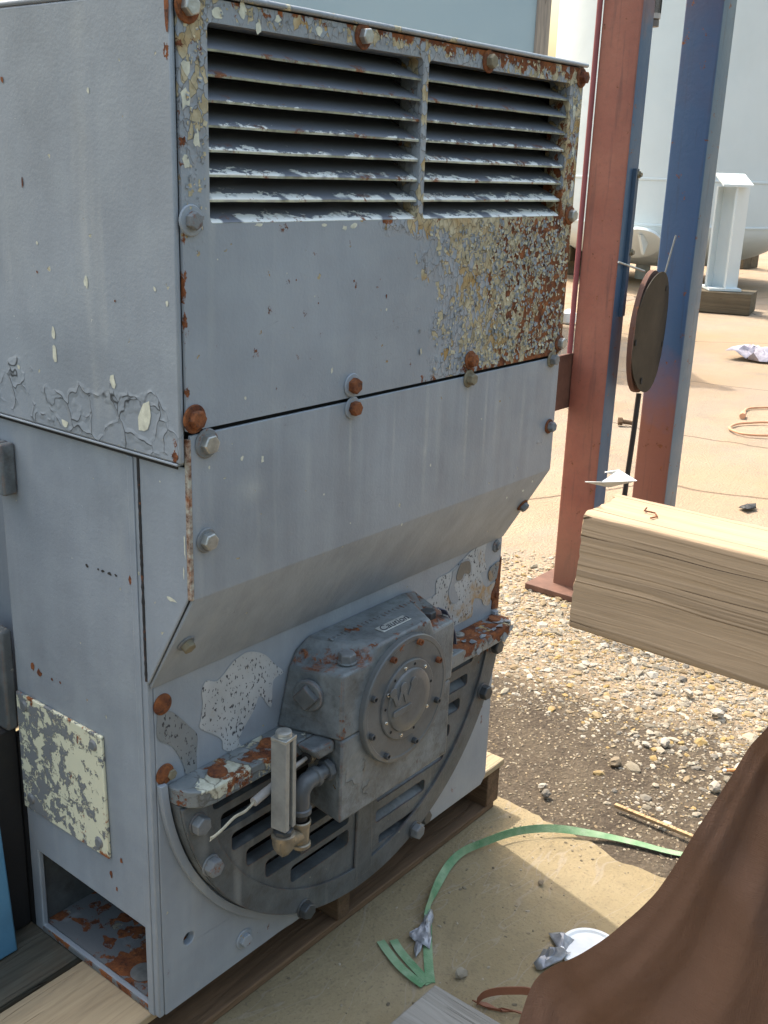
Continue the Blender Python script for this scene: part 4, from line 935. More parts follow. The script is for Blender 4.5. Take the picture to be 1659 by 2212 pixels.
# second, black pipe and the cut cable hanging from it
q0, q1 = at(700, 1602, 1, -0.072), at(650, 1634, 1, -0.072); zq = (q0.z + q1.z) / 2
bm = bmesh.new(); tube(bm, [(0.34, -0.085, zq), (q1.x, -0.085, zq)], 0.0105, 14)
for k in range(4): lathe(bm, [(0.0105, 0), (0.0130, .001), (0.0130, .004), (0.0105, .005)], (q1.x + 0.012 + k * 0.011, -0.085, zq), (1, 0, 0), 14)
mp('black_pipe', bm, M['blackrub'], smooth=30)
bm = bmesh.new(); lathe(bm, [(0.011, 0), (0.0135, .001), (0.0135, .007), (0.011, .008)], (q1.x + 0.004, -0.085, zq), (1, 0, 0), 6); mp('brass_nut', bm, M['brass'])
cp = [(q1.x, -0.085, zq)] + [at(u_, v_, 1, y_) for u_, v_, y_ in ((612, 1675, -0.086), (590, 1697, -0.09), (548, 1733, -0.095))]
bm = bmesh.new(); cc = curve(cp, 5); tube(bm, cc, [0.0035 + 0.0035 * min(1, i / 8) + (0.0008 if i > 11 else 0) for i in range(len(cc))], 12); mp('cable_sheath', bm, M['sheath'])
bm = bmesh.new()
for off in (-0.0014, 0.0014):
    c2 = curve([at(u_, v_ + off * 700, 1, y_) for u_, v_, y_ in ((552, 1730, -0.095), (530, 1752, -0.098), (507, 1765, -0.100), (482, 1790, -0.100), (464, 1806, -0.098), (455, 1811, -0.097))], 6)
    tube(bm, c2, 0.0019, 8)
for k in range(6): tube(bm, [at(456, 1811, 1, -0.097), at(453 + k * 1.5, 1818 - k * 1.2, 1, -0.097 - 0.002 * (k % 3))], 0.0005, 4)
mp('cable', bm, M['wire'])

# ------------------------------------------------------------------ left edge: blue block
p = at(34, 2056, 2, 0.0)
bb = thing('blue_steel_block', 'sky blue painted steel block standing on the pallet at the left edge', 'machine base', (p.x - 0.2, p.y + 0.15, 0.0))
bm = bmesh.new(); prism(bm, [(-0.3, 0.0), (0.206, 0.0), (0.190, 0.33), (-0.3, 0.33)], 1, -0.15, 0.25); obj('body', bm, M['blue'], bb, bevel=0.004)
bm = bmesh.new(); box(bm, -0.3, 0.16, -0.16, 0.26, 0.33, 0.35); obj('flange', bm, plain('teal_blue_paint', (0.09, 0.27, 0.30), 0.5), bb, bevel=0.003)

dm = thing('gap_shade_machine', 'machine side coloured black to give the shade in the gap between the blue block and the grey motor', 'machine', (-0.5, 1.0, G))
bm = bmesh.new(); box(bm, -0.7, 0.49, -0.42, 0.6, 0.0, 0.72); M['gapshade'] = plain('gap_shade_black', (0.014, 0.014, 0.015), 0.6); obj('casing', bm, M['gapshade'], dm, bevel=0.006)  # black colour stands in for the shade deep in the gap
bm = bmesh.new(); box(bm, 0.435, 0.4985, -0.615, -0.421, 0.142, 0.5795); obj('gap_panel', bm, M['gapshade'], dm, bevel=0.004)  # added slab, covers the sunlit ground in the gap with black
bm = bmesh.new(); box(bm, -0.50, 0.434, -0.56, -0.421, 0.495, 0.60); obj('gap_panel', bm, M['gapshade'], dm, bevel=0.004)  # second added slab, blackens the gap above the blue block
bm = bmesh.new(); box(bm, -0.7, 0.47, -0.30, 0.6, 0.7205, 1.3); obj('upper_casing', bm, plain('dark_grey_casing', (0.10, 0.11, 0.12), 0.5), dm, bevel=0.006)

# ------------------------------------------------------------------ timbers in the foreground
t0 = at(1255, 1106, 2, 1.10)
TY = t0.y
tb = thing('timber_beam', 'thick pale weathered pine beam with long cracks sticking in from the right edge', 'beam', (t0.x + 0.05, TY - 0.5, 0.96))
bm = bmesh.new(); r = random.Random(2)
N = 46; rings = []; prof0 = rrect(-0.048, 0.048, 0.0, 0.140, 0.004, 2)
dense = []
for i in range(len(prof0)):
    a_, b_ = Vector(prof0[i]), Vector(prof0[(i + 1) % len(prof0)]); n_ = max(1, int((b_ - a_).length / 0.006))
    for k in range(n_): dense.append(a_ + (b_ - a_) * k / n_)
for i in range(N + 1):
    y = 0.5 - 1.3 * i / N; ring = []
    for q in dense:
        c_ = q - Vector((0, 0.07)); n_ = c_.normalized()
        d_ = 0.0011 * noise.noise((q.x * 160, q.y * 160, y * 1.6)) + 0.0012 * noise.noise((q.x * 40, q.y * 40, y * 3))
        if i < 2: d_ += 0.0012 * noise.noise((q.x * 300, q.y * 300, 5))
        sk = 0.010 * (0.07 - q.y) / 0.07 * 0.3 + (0.006 if q.x > 0.03 else 0)
        ring.append(bm.verts.new((q.x + n_.x * d_, y + (sk if i == 0 else 0) + (0.0018 * noise.noise((q.x * 200, q.y * 200, 1)) if i == 0 else 0), q.y + n_.y * d_)))
    rings.append(ring)
n_ = len(dense)
for a_, b_ in zip(rings, rings[1:]):
    for k in range(n_): bm.faces.new([a_[k], a_[(k + 1) % n_], b_[(k + 1) % n_], b_[k]])
bm.faces.new(rings[0]); bm.faces.new(rings[-1])
obj('beam', bm, M['timber'], tb, smooth=50)
bm = bmesh.new()
P_ = [at(u_, v_, 2, 1.1015) - tb.location for u_, v_ in ((1397, 1097), (1392, 1103), (1415, 1108), (1420, 1116), (1405, 1119))]
tube(bm, P_, 0.0009, 6); obj('bent_nail', bm, M['rust'], tb)
# its post, outside the picture
bm = bmesh.new(); box(bm, -0.07, 0.07, -0.72, -0.60, G - 0.96, -0.0015); obj('post', bm, M['timber'], tb, bevel=0.004)

c1 = at(940, 2126, 2, -0.100)
pk = thing('grey_plank', 'end of a weathered grey plank lying on the concrete, its corner on the green strap', 'plank', (c1.x, c1.y, G))
bm = bmesh.new(); box(bm, -0.30, 0.0, -0.9, 0.0, 0.004, 0.040)
for v in bm.verts:
    if v.co.y > -0.1: v.co.y += 0.010 * (v.co.x / -0.3)
obj('board', bm, M['woodgy'], pk, bevel=0.003)
bm = bmesh.new(); box(bm, -0.31, -0.01, -0.5, -0.41, 0.0, 0.004); obj('batten', bm, M['woodgy'], pk)

# ------------------------------------------------------------------ brown cloth
def cloth():
    sil = [(1700, 1500, .66), (1659, 1568, .62), (1620, 1612, .58), (1585, 1668, .54), (1545, 1730, .49), (1500, 1800, .44), (1462, 1862, .38), (1415, 1930, .31), (1360, 1983, .25), (1300, 2032, .19), (1240, 2068, .13), (1195, 2086, .08), (1160, 2112, .04), (1140, 2150, .01), (1122, 2205, -.03), (1105, 2260, -.08)]
    P = curve([at(u_, v_, 2, z_ * 0.85 + 0.28) for u_, v_, z_ in sil], 10); bm = bmesh.new(); n = len(P); W = 150; rows = []
    for i, p in enumerate(P):
        t = i / (n - 1); row = []
        for j in range(-8, W + 1):
            s = j / W
            if s >= 0:
                side = Vector((0.10, -0.35, -0.45)) * s * (0.9 + 0.3 * t)
                ph = s / (0.28 * t + 0.05) + 0.06 * math.sin(4 * t)
                def ridge(c, w_, k): return k * math.exp(-((ph - c) / w_) ** 2)
                f = ridge(0.22, 0.09, 0.004) + ridge(0.52, 0.13, 0.011) - ridge(1.0, 0.22, 0.030) + ridge(1.62, 0.30, 0.026) - ridge(2.35, 0.25, 0.022) + ridge(2.9, 0.22, 0.016) - ridge(3.7, 0.4, 0.02)
                f = f * 0.62 * (0.30 + 0.75 * t) + 0.0022 * noise.noise((s * 14, t * 9, 0)) * min(1, s * 20) + 0.0008 * noise.noise((s * 60, t * 30, 4))
                q = p + side + Vector((-0.78, -0.55, 0.25)) * f
            else: q = p + Vector((0.10, -0.10, -0.05)) * (-s) * 18
            row.append(bm.verts.new(q))
        rows.append(row)
    for a_, b_ in zip(rows, rows[1:]):
        for k in range(len(a_) - 1): bm.faces.new([a_[k], a_[k + 1], b_[k + 1], b_[k]])
    return bm
m = Mat('brown_woven_cloth')
wv = m.mul(m.noise(1, 1, 0.5, m.sc(m.co, (60, 60, 900))), 1.2)
wv2 = m.mul(m.noise(1, 1, 0.5, m.sc(m.co, (60, 900, 60))), 1.2)
c = m.mix(m.mr(m.noise(6, 4, 0.6), 0.3, 0.7), (0.165, 0.092, 0.063), (0.200, 0.112, 0.077))
c = m.mix(m.mr(m.noise(300, 2, 0.6), 0.4, 0.65, 0, 0.25), c, (0.19, 0.12, 0.085))
M['cloth'] = m.out(c, 0.9, 0, m.bump(m.add(m.add(wv, wv2), m.mul(m.noise(120, 3, 0.6), 1.5)), 0.0006), Sheen_Weight=0.0, Specular_IOR_Level=0.15)
o = obj('brown_cloth', cloth(), M['cloth'], smooth=80); at_base(o, at(1105, 2230, 2, 0.2)); tag(o, 'brown woven cloth hanging in soft folds across the lower right corner', 'cloth')
so = o.modifiers.new('thickness', 'SOLIDIFY'); so.thickness = 0.002
# brown strap loop
def ribbon(bm, pts, wdirs, w_, th=0.0015, mi=0):
    rr = []
    for i, p in enumerate(pts):
        wd = wdirs[i].normalized() * w_ / 2; d = (pts[min(i + 1, len(pts) - 1)] - pts[max(0, i - 1)]).normalized(); nn = d.cross(wd).normalized() * th
        rr.append([bm.verts.new(p - wd), bm.verts.new(p + wd), bm.verts.new(p + wd + nn), bm.verts.new(p - wd + nn)])
    for a_, b_ in zip(rr, rr[1:]):
        for k in range(4): bm.faces.new([a_[k], a_[(k + 1) % 4], b_[(k + 1) % 4], b_[k]]).material_index = mi
    bm.faces.new(rr[0]).material_index = mi; bm.faces.new(rr[-1]).material_index = mi
pts = curve([at(u_, v_, 2, z_) for u_, v_, z_ in ((1030, 2163, -.13), (1044, 2149, -.115), (1072, 2141, -.10), (1105, 2139, -.09), (1140, 2140, -.085), (1165, 2150, -.085))], 5)
bm = bmesh.new(); ribbon(bm, pts, [Vector((0.15, 0.1, 1))] * len(pts), 0.016, 0.003)
pts = curve([at(u_, v_, 2, z_) for u_, v_, z_ in ((1036, 2165, -.134), (1065, 2180, -.134), (1100, 2182, -.134), (1160, 2200, -.134))], 5)
ribbon(bm, pts, [Vector((0.5, -1, 0))] * len(pts), 0.030, 0.003)
o = obj('brown_strap', bm, plain('russet_leather', (0.22, 0.085, 0.045), 0.5), smooth=40); at_base(o, at(1036, 2165, 2, G)); tag(o, 'looped russet strap lying beside the bottom of the brown cloth', 'strap')

# ------------------------------------------------------------------ green strap
def greenmat():
    m = Mat('green_webbing'); c = m.mix(m.mr(m.noise(11, 3, 0.6), 0.4, 0.6), (0.10, 0.23, 0.11), (0.25, 0.37, 0.22))
    c = m.mix(m.mr(m.noise(40, 4, 0.7), 0.5, 0.7, 0, 0.5), c, (0.30, 0.38, 0.27))
    return m.out(c, 0.8, 0, m.bump(m.noise(400, 2, 0.5, m.sc(m.co, (1, 0.3, 1))), 0.0012))
M['green'] = greenmat(); M['greend'] = plain('green_stitching', (0.03, 0.08, 0.05), 0.8)
bm = bmesh.new()
gp = [(1500, 1850, .002, 0), (1440, 1838, .004, 0), (1380, 1822, .005, .1), (1320, 1808, .006, .2), (1265, 1798, .010, .5), (1205, 1790, .012, .9), (1150, 1791, .014, 1.1), (1100, 1800, .012, 1.2), (1050, 1818, .012, 1.3), (1003, 1838, .008, 1.2), (975, 1862, .006, .7), (955, 1892, .006, .5), (940, 1922, .008, .9), (928, 1952, .010, 1.3), (924, 1990, .004, .2), (924, 2040, .003, 0), (926, 2085, .003, 0), (930, 2122, .003, 0)]
pts = curve([at(u_, v_, 2, G + z_ + 0.0125 * math.sin(min(1.57, tw)) * 0.9) for u_, v_, z_, tw in gp], 6)
tws = curve([Vector((tw, 0, 0)) for *_, tw in gp], 6); wd = []
for i, p in enumerate(pts):
    d = (pts[min(i + 1, len(pts) - 1)] - pts[max(0, i - 1)]); d.z = 0; d.normalize(); side = d.cross(Vector((0, 0, 1))); t = tws[i].x
    wd.append(side * math.cos(t) + Vector((0, 0, 1)) * math.sin(t))
ribbon(bm, pts, wd, 0.0195, 0.0012)
for P2 in ([(928, 2125, .002), (905, 2100, .003), (880, 2072, .004), (862, 2050, .005), (850, 2030, .006)], [(915, 2128, .006), (890, 2110, .008), (862, 2085, .007), (838, 2055, .005), (822, 2032, .003)]):
    pts = curve([at(u_, v_, 2, G + z_) for u_, v_, z_ in P2], 5); wd = []
    for i, p in enumerate(pts):
        d = (pts[min(i + 1, len(pts) - 1)] - pts[max(0, i - 1)]); d.z = 0; d.normalize(); wd.append(d.cross(Vector((0, 0, 1))))
    ribbon(bm, pts, wd, 0.0185, 0.0012)
gs = obj('green_strap', bm, M['green'], smooth=30); at_base(gs, at(924, 2040, 2, G)); tag(gs, 'green webbing strap curving over the concrete with two cut ends', 'strap')
def crumple(name, pts, h, mat, label, cat, seed, amp=0.004):
    """crumpled sheet over an outline on the ground"""
    r = random.Random(seed); P = [at(u_, v_, 2, G + 0.004) for u_, v_ in pts]; c = sum(P, Vector()) / len(P); bm = bmesh.new()
    rings = []
    for k in range(5):
        s = 1 - k / 5
        rings.append([bm.verts.new(c + (p - c) * s * (1 + r.uniform(-.06, .06)) + Vector((0, 0, h * (1 - s) + r.uniform(0, amp)))) for p in [P[i] + (P[(i + 1) % len(P)] - P[i]) * f for i in range(len(P)) for f in (0, .5)]])
    n = len(rings[0])
    for a_, b_ in zip(rings, rings[1:]):
        for i in range(n): bm.faces.new([a_[i], a_[(i + 1) % n], b_[(i + 1) % n], b_[i]])
    bm.faces.new(rings[-1])
    o = obj(name, bm, mat, smooth=50); so = o.modifiers.new('thickness', 'SOLIDIFY'); so.thickness = 0.0008
    at_base(o, Vector((c.x, c.y, G))); return tag(o, label, cat)
crumple('duct_tape', [(918, 1968), (934, 1966), (938, 1985), (930, 2005), (932, 2030), (928, 2050), (905, 2040), (885, 2028), (884, 2020), (905, 2012), (914, 1990)], 0.016, M['tape'], 'torn silver duct tape wrapped round the green strap', 'tape', 3, 0.010)
crumple('tape_scrap', [(898, 2035), (914, 2040), (908, 2058), (898, 2070), (893, 2055)], 0.008, M['tape'], 'little torn silver tape end beside the strap, below the wrapped tape', 'tape', 6, 0.006)
# white disc with tape
pc = at(1275, 2058, 2, G)
wdx = thing('white_disc', 'round white lid with a bright rim half hidden by the brown cloth', 'lid', (pc.x, pc.y, G))
bm = bmesh.new(); lathe(bm, [(0.066, 0.001), (0.068, 0.006), (0.066, 0.011), (0.058, 0.012), (0.054, 0.008), (0, 0.007)], (0, 0, 0), (0, 0, 1), 48); obj('lid', bm, M['white'], wdx)
crumple('tape_piece', [(1184, 2018), (1218, 2016), (1240, 2034), (1222, 2058), (1205, 2052)], 0.020, M['tape'], 'flat grey piece of tape lying over the far rim of the white lid', 'tape', 11, 0.006)
crumple('tape_wad', [(1152, 2088), (1170, 2064), (1200, 2068), (1235, 2062), (1215, 2084), (1170, 2100)], 0.03, M['tape'], 'crumpled grey tape against the near rim of the white lid', 'tape', 12, 0.014)

# stick and cigarette butt
def rod_on_ground(name, a_, b_, w_, h_, mat, label, cat):
    A, B = at(*a_, 2, G + 0.01), at(*b_, 2, G + 0.01); d = (B - A).normalized(); s = d.cross(Vector((0, 0, 1))) * w_ / 2; u_ = Vector((0, 0, h_)); bm = bmesh.new()
    loft(bm, [A - s, A + s, A + s + u_, A - s + u_], [B - s, B + s, B + s + u_, B - s + u_])
    o = obj(name, bm, mat, bevel=0.001); at_base(o, Vector((A.x, A.y, A.z))); return tag(o, label, cat)
rod_on_ground('wooden_stick', (1328, 1742), (1508, 1816), 0.011, 0.009, M['stick'], 'thin square tan wooden stick lying on the dark soil', 'stick')
cg = thing('cigarette_butt', 'orange and white cigarette butt on the soil left of the brown cloth', 'cigarette butt', at(1562, 1664, 2, G + 0.006))
e1 = at(1578, 1664, 2, G + 0.006) - at(1562, 1664, 2, G + 0.006)
bm = bmesh.new(); tube(bm, [(0, 0, 0), e1 * 0.4], 0.004, 10); obj('paper', bm, M['white'], cg)
bm = bmesh.new(); tube(bm, [e1 * 0.4, e1 * 1.9], 0.0042, 10); obj('filter', bm, plain('orange_filter', (0.6, 0.26, 0.09), 0.7), cg)
# loose bolt
pb = at(1335, 909, 2, G + 0.03); lb = thing('loose_bolt', 'rusty brown bolt lying on the sunny concrete between the two columns', 'bolt', (pb.x, pb.y, G))
ed = (at(1352, 910, 2, G + .03) - pb).normalized()
bm = bmesh.new(); lathe(bm, [(0.028, 0), (0.028, 0.03), (0, 0.03)], (0, 0, 0.028), ed, 6); obj('head', bm, M['woodd'], lb)
bm = bmesh.new(); tube(bm, [Vector((0, 0, 0.028)) + ed * 0.02, Vector((0, 0, 0.02)) + ed * 0.10], 0.015, 10); obj('shank', bm, M['woodd'], lb)
# rag, black scrap, cord
M['rag'] = plain('lilac_grey_rag', (0.36, 0.34, 0.40), 0.9, 0, 0.35, 9, 0.02, 14)
crumple('rag', [(1565, 774), (1590, 768), (1612, 765), (1640, 766), (1680, 772), (1680, 786), (1640, 784), (1610, 780)], 0.04, M['rag'], 'crumpled lilac grey rag on the bright yard at the right edge', 'rag', 5, 0.10)
crumple('black_scrap', [(1596, 1096), (1610, 1090), (1632, 1092), (1634, 1099), (1612, 1103)], 0.01, M['blackrub'], 'curled black scrap behind the pale beam near the right edge', 'scrap', 15, 0.012)
bm = bmesh.new()
tube(bm, curve([at(u_, v_, 2, G + 0.012) for u_, v_ in ((1606, 893), (1612, 884), (1625, 881), (1660, 880), (1720, 882), (1790, 900), (1720, 918), (1660, 912), (1620, 913), (1590, 916), (1576, 925), (1600, 936), (1640, 940), (1700, 941))], 6), 0.0085, 8)
tube(bm, [at(1606, 893, 2, G + 0.02), at(1604, 899, 2, G + 0.02)], 0.022, 8)
o = obj('cord', bm, plain('faded_orange_cord', (0.55, 0.30, 0.18), 0.7)); at_base(o, at(1606, 893, 2, G)); tag(o, 'faded orange cord looped on the bright concrete at the right edge', 'cord')
# paper on the beam end
bm = bmesh.new()
A = [at(u_, v_, 1, TY + 0.06) for u_, v_ in ((1300, 1042), (1352, 1027), (1366, 1032), (1362, 1045), (1345, 1060), (1308, 1062))]
va = [bm.verts.new(p + Vector((0.02 * (i % 2), 0.02 * (i % 3), 0))) for i, p in enumerate(A)]; bm.faces.new(va)
bmesh.ops.triangulate(bm, faces=bm.faces[:])
o = obj('white_paper', bm, M['white'], smooth=0); o.modifiers.new('thickness', 'SOLIDIFY').thickness = 0.0012; at_base(o, min(A, key=lambda q: q.z)); tag(o, 'torn white paper stuck on the far corner of the pale beam', 'paper')

# ------------------------------------------------------------------ columns
def colmat(name, redface, seed):
    m = Mat(name); x = m.sep(m.co, 0); y = m.sep(m.co, 1); z = m.sep(m.co, 2)
    g = m.t.nodes.new('ShaderNodeNewGeometry'); nx = m.math('ABSOLUTE', m.sep(g.outputs['Normal'], 0))
    wn = m.noise(3.5, 4, 0.6, m.vm('ADD', m.co, (seed, 0, 0)))
    face = m.mr(nx, 0.4, 0.6)                       # the two coats: red primer on one pair of faces, blue over the others
    red = m.mix(m.mr(wn, 0.35, 0.65), (0.25, 0.082, 0.058), (0.33, 0.125, 0.085)); red = m.mix(m.mr(m.noise(60, 3, 0.7), 0.5, 0.7, 0, 0.3), red, (0.16, 0.08, 0.06))
    blue = m.mix(m.mr(wn, 0.35, 0.65), (0.055, 0.105, 0.19), (0.075, 0.13, 0.20))
    if redface:
        blue = m.mix(m.mr(m.add(z, m.mr(wn, 0.3, 0.7, -0.15, 0.15)), 2.02, 2.2), blue, (0.20, 0.085, 0.065))
        c = m.mix(face, blue, red)
    else:
        low = m.mix(m.mr(m.add(z, m.mr(wn, 0.3, 0.7, -0.12, 0.12)), 0.62, 0.95), (0.22, 0.085, 0.06), (0.045, 0.10, 0.21))
        top = m.mix(m.mr(m.add(z, m.mr(wn, 0.3, 0.7, -0.2, 0.2)), 1.9, 2.5), low, (0.10, 0.075, 0.11))
        c = m.mix(face, (0.105, 0.165, 0.225), top)
    ch = m.mr(m.noise(22, 5, 0.75), 0.64, 0.66); c = m.mix(ch, c, rustcol(m)); dk = m.mr(m.noise(1, 3, 0.6, m.sc(m.co, (40, 40, 3))), 0.56, 0.7, 0, 0.35); c = m.mix(dk, c, (0.05, 0.04, 0.04))
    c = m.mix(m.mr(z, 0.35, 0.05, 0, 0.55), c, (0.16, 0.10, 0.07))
    return m.out(c, m.mr(m.noise(8, 4, 0.6), 0.3, 0.7, 0.35, 0.6), 0, m.bump(m.noise(50, 4, 0.6), 0.001))
def column(name, u_, v_, wx, wy, mat, label, H=4.2):
    p = at(u_, v_, 2, -0.12); t = thing(name, label, 'column', (p.x + wx / 2, p.y - wy / 2, G), 'painted steel columns')
    bm = bmesh.new(); prism(bm, rrect(-wx / 2, wx / 2, -wy / 2, wy / 2, 0.008, 3), 2, 0.02, H); obj('shaft', bm, mat, t)
    bm = bmesh.new(); box(bm, -wx / 2 - 0.08, wx / 2 + 0.06, -wy / 2 - 0.06, wy / 2 + 0.08, -0.005, 0.02); obj('base_plate', bm, M['redbrown'], t, bevel=0.003)
    return t
M['redbrown'] = plain('red_oxide_primer', (0.135, 0.065, 0.045), 0.7, 0, 0.25, 20)
M['magenta'] = plain('red_conduit_paint', (0.26, 0.07, 0.075), 0.5)
c1 = column('steel_column', 1193, 1258, 0.095, 0.150, colmat('red_and_blue_column_paint', True, 0), 'steel column with a red left side and blue right side, nearest the motor')
c2 = column('steel_column', 1350, 1200, 0.125, 0.150, colmat('blue_column_paint', False, 5), 'mostly blue steel column standing right of the red one')
bm = bmesh.new(); tube(bm, [(-0.050, 0.086, 0.95), (-0.050, 0.086, 4.1)], 0.010, 12); obj('conduit', bm, M['magenta'], c1)
bm = bmesh.new(); box(bm, -0.30, -0.0, 0.076, 0.09, 0.74, 0.95); obj('bracket', bm, M['redbrown'], c1, bevel=0.003)
bm = bmesh.new(); box(bm, 0.000, 0.009, -0.090, -0.0755, 1.10, 1.62); box(bm, 0.009, 0.042, -0.080, -0.0755, 1.10, 1.62); ao = obj('angle_bar', bm, plain('blue_bar_paint', (0.045, 0.08, 0.13), 0.5), c1)
for z_ in (1.60, 1.33):
    bm = bmesh.new(); lathe(bm, [(0.014, 0), (0.014, 0.006), (0.009, 0.007), (0.009, 0.014), (0, 0.014)], (0.035, -0.080, z_), (0, -1, 0), 6); obj('bolt', bm, M['bolttan'], ao)
# pipe end hanging between the columns
pp = at(1409, 58, 1, 0.95)
hp = thing('hanging_pipe', 'grey pipe with a threaded coupling hanging down between the columns at the top', 'pipe', (pp.x, pp.y, pp.z))
bm = bmesh.new(); lathe(bm, [(0.026, 0), (0.026, 0.024), (0.022, 0.026), (0.028, 0.030), (0.030, 0.05), (0.030, 0.11)], (0, 0, 0), (0, 0, 1), 20); obj('coupling', bm, plain('dark_coupling', (0.14, 0.135, 0.13), 0.6), hp)
bm = bmesh.new(); tube(bm, [(0, 0, 0.03), (0.0, 0, 1.6)], 0.030, 20); obj('pipe', bm, plain('grey_pipe', (0.42, 0.42, 0.41), 0.6), hp)

# ------------------------------------------------------------------ disc on a stand
p0 = at(1322, 1270, 2, G)
ds = thing('disc_stand', 'brown and grey round disc pair tilted on a thin black pole between the columns', 'disc', (p0.x, p0.y, G))
def tl(u_, v_, y_): return at(u_, v_, 1, y_) - ds.location
Y0 = p0.y
bm = bmesh.new(); tube(bm, [(0, 0, 0), tl(1354, 1035, Y0), tl(1368, 940, Y0), tl(1380, 850, Y0)], 0.0105, 12); obj('pole', bm, M['blackrub'], ds)
bm = bmesh.new(); lathe(bm, [(0.12, 0), (0.12, 0.012), (0.02, 0.02), (0, 0.02)], (0, 0, 0), (0, 0, 1), 24); obj('foot', bm, M['redbrown'], ds)
ctr = tl(1404, 718, Y0 - 0.02)
view = (CL - (ds.location + ctr)).normalized(); vr = Vector((0.0, 0.0, 1)).cross(view).normalized()
vertical = (Vector((0, 0, 1)) * 1.0 + view * -0.02 + vr * 0.02).normalized()
def disc(name, c, Rr, th, mat, ang, rim=None, bendk=0.0):
    ax_ = vertical; n_ = (view * math.cos(ang) + vr * math.sin(ang)); n_ = (n_ - ax_ * n_.dot(ax_)).normalized(); s_ = ax_.cross(n_)
    bm = bmesh.new(); K = 40; rings = []
    for k, q in enumerate((0, 0.35, 0.7, 1.0)):
        rg = []
        for i in range(K):
            t = 2 * math.pi * i / K; a_ = math.cos(t) * q * Rr; b_ = math.sin(t) * q * Rr
            rg.append(c + ax_ * a_ + s_ * b_ + n_ * (bendk * (b_ * b_ - 0.5 * a_ * a_) / Rr))
        rings.append(rg)
    V = [[bm.verts.new(p) for p in rg] for rg in rings[1:]]; cv = bm.verts.new(c)
    V2 = [[bm.verts.new(p - n_ * th) for p in rg] for rg in rings[1:]]; cv2 = bm.verts.new(c - n_ * th)
    for VV, cc_ in ((V, cv), (V2, cv2)):
        for i in range(K):
            bm.faces.new([cc_, VV[0][i], VV[0][(i + 1) % K]])
            for a_, b_ in zip(VV, VV[1:]): bm.faces.new([a_[i], a_[(i + 1) % K], b_[(i + 1) % K], b_[i]])
    for i in range(K): bm.faces.new([V[-1][i], V[-1][(i + 1) % K], V2[-1][(i + 1) % K], V2[-1][i]])
    o_ = obj(name, bm, mat, ds, smooth=35); return o_, n_, s_
Rd = 0.5 * 262 / FL * (ds.location + ctr - CL).dot(_f)
A1 = math.radians(78)
d1, n1, s1 = disc('backing_disc', ctr - vr * 0.0 + (view * math.cos(A1) + vr * math.sin(A1)) * -0.010, Rd, 0.018, rusty('brown_rusted_disc', (0.12, 0.06, 0.045), 0.4), A1)
M['dull'] = plain('dull_bronze_metal', (0.034, 0.029, 0.022), 0.62, 0.0, 0.35, 8, Specular_IOR_Level=0.15)
A2 = math.radians(75)
d2, n2, s2 = disc('front_disc', ctr + (view * math.cos(A2) + vr * math.sin(A2)) * 0.011, Rd * 0.985, 0.0035, M['dull'], A2, bendk=-0.05)
for t_ in (0.6, 1.9, 3.6, 4.6):
    cc_ = ctr + n2 * 0.013 + vertical * math.cos(t_) * Rd * 0.84 + s2 * math.sin(t_) * Rd * 0.84 + n2 * (-0.05 * ((math.sin(t_) * Rd * .84) ** 2 - .5 * (math.cos(t_) * Rd * .84) ** 2) / Rd)
    bm = bmesh.new(); lathe(bm, [(0.012, 0), (0.012, 0.001), (0, 0.001)], cc_, n2, 16); obj('hole', bm, M['black'], ds)
bm = bmesh.new(); tube(bm, [tl(1460, 508, Y0 - 0.04), tl(1436, 592, Y0 - 0.02)], 0.0035, 8); obj('rod', bm, M['steel'], ds)
bm = bmesh.new(); tube(bm, [tl(1336, 566, c1.location.y - 0.08), tl(1392, 586, Y0)], 0.004, 8); obj('tie_wire', bm, M['zinc'], ds)

# ------------------------------------------------------------------ white tank on legs
def tk(u_, v_, dep): d = _r * (u_ - 829.5) + _d * (v_ - 1106.0) + _f * FL; return CL + d * (dep / FL)
dep = 17.2; tc = tk(1441, 440, dep); Rt = 262 / FL * dep
zk = tk(1441, 487, dep - Rt * 0.8).z; zb_ = tk(1410, 576, dep).z; zs = tk(1441, 388, dep - Rt * 0.9).z
M['tank'] = None
m = Mat('white_tank_paint'); c = m.mix(m.mr(m.noise(0.7, 4, 0.6), 0.35, 0.65), (0.58, 0.65, 0.68), (0.63, 0.70, 0.73)); c = m.mix(m.mr(m.noise(0.9, 5, 0.7, m.sc(m.co, (1, 1, .25))), 0.55, 0.75, 0, .2), c, (0.5, 0.52, 0.5))
M['tank'] = m.out(c, 0.45, 0, m.bump(m.noise(2, 3, 0.5), 0.01))
tank = thing('storage_tank', 'huge white steel storage tank with a dished bottom standing on short legs', 'tank', (tc.x, tc.y, G))
hz = lambda z: z - G
bm = bmesh.new(); prof = [(0, hz(zb_))]
for i in range(1, 10):
    t = i / 9 * math.pi / 2; prof.append((Rt * math.sin(t), hz(zk) - (zk - zb_) * math.cos(t)))
prof += [(Rt, hz(zs)), (Rt, hz(zs) + 6.5)]
lathe(bm, prof, (0, 0, 0), (0, 0, 1), 72, closed=True); obj('shell', bm, M['tank'], tank, smooth=50)
for z_ in (zs, zk):
    bm = bmesh.new(); lathe(bm, [(Rt - 0.01, -0.02), (Rt + 0.012, -0.012), (Rt + 0.012, 0.012), (Rt - 0.01, 0.02)], (0, 0, hz(z_)), (0, 0, 1), 72, closed=False); obj('weld_seam', bm, M['tank'], tank)
legb = at(1556, 628, 2, G + 0.25)
v0 = Vector((legb.x - tc.x, legb.y - tc.y, 0)); a0 = math.atan2(v0.y, v0.x); lr = v0.length
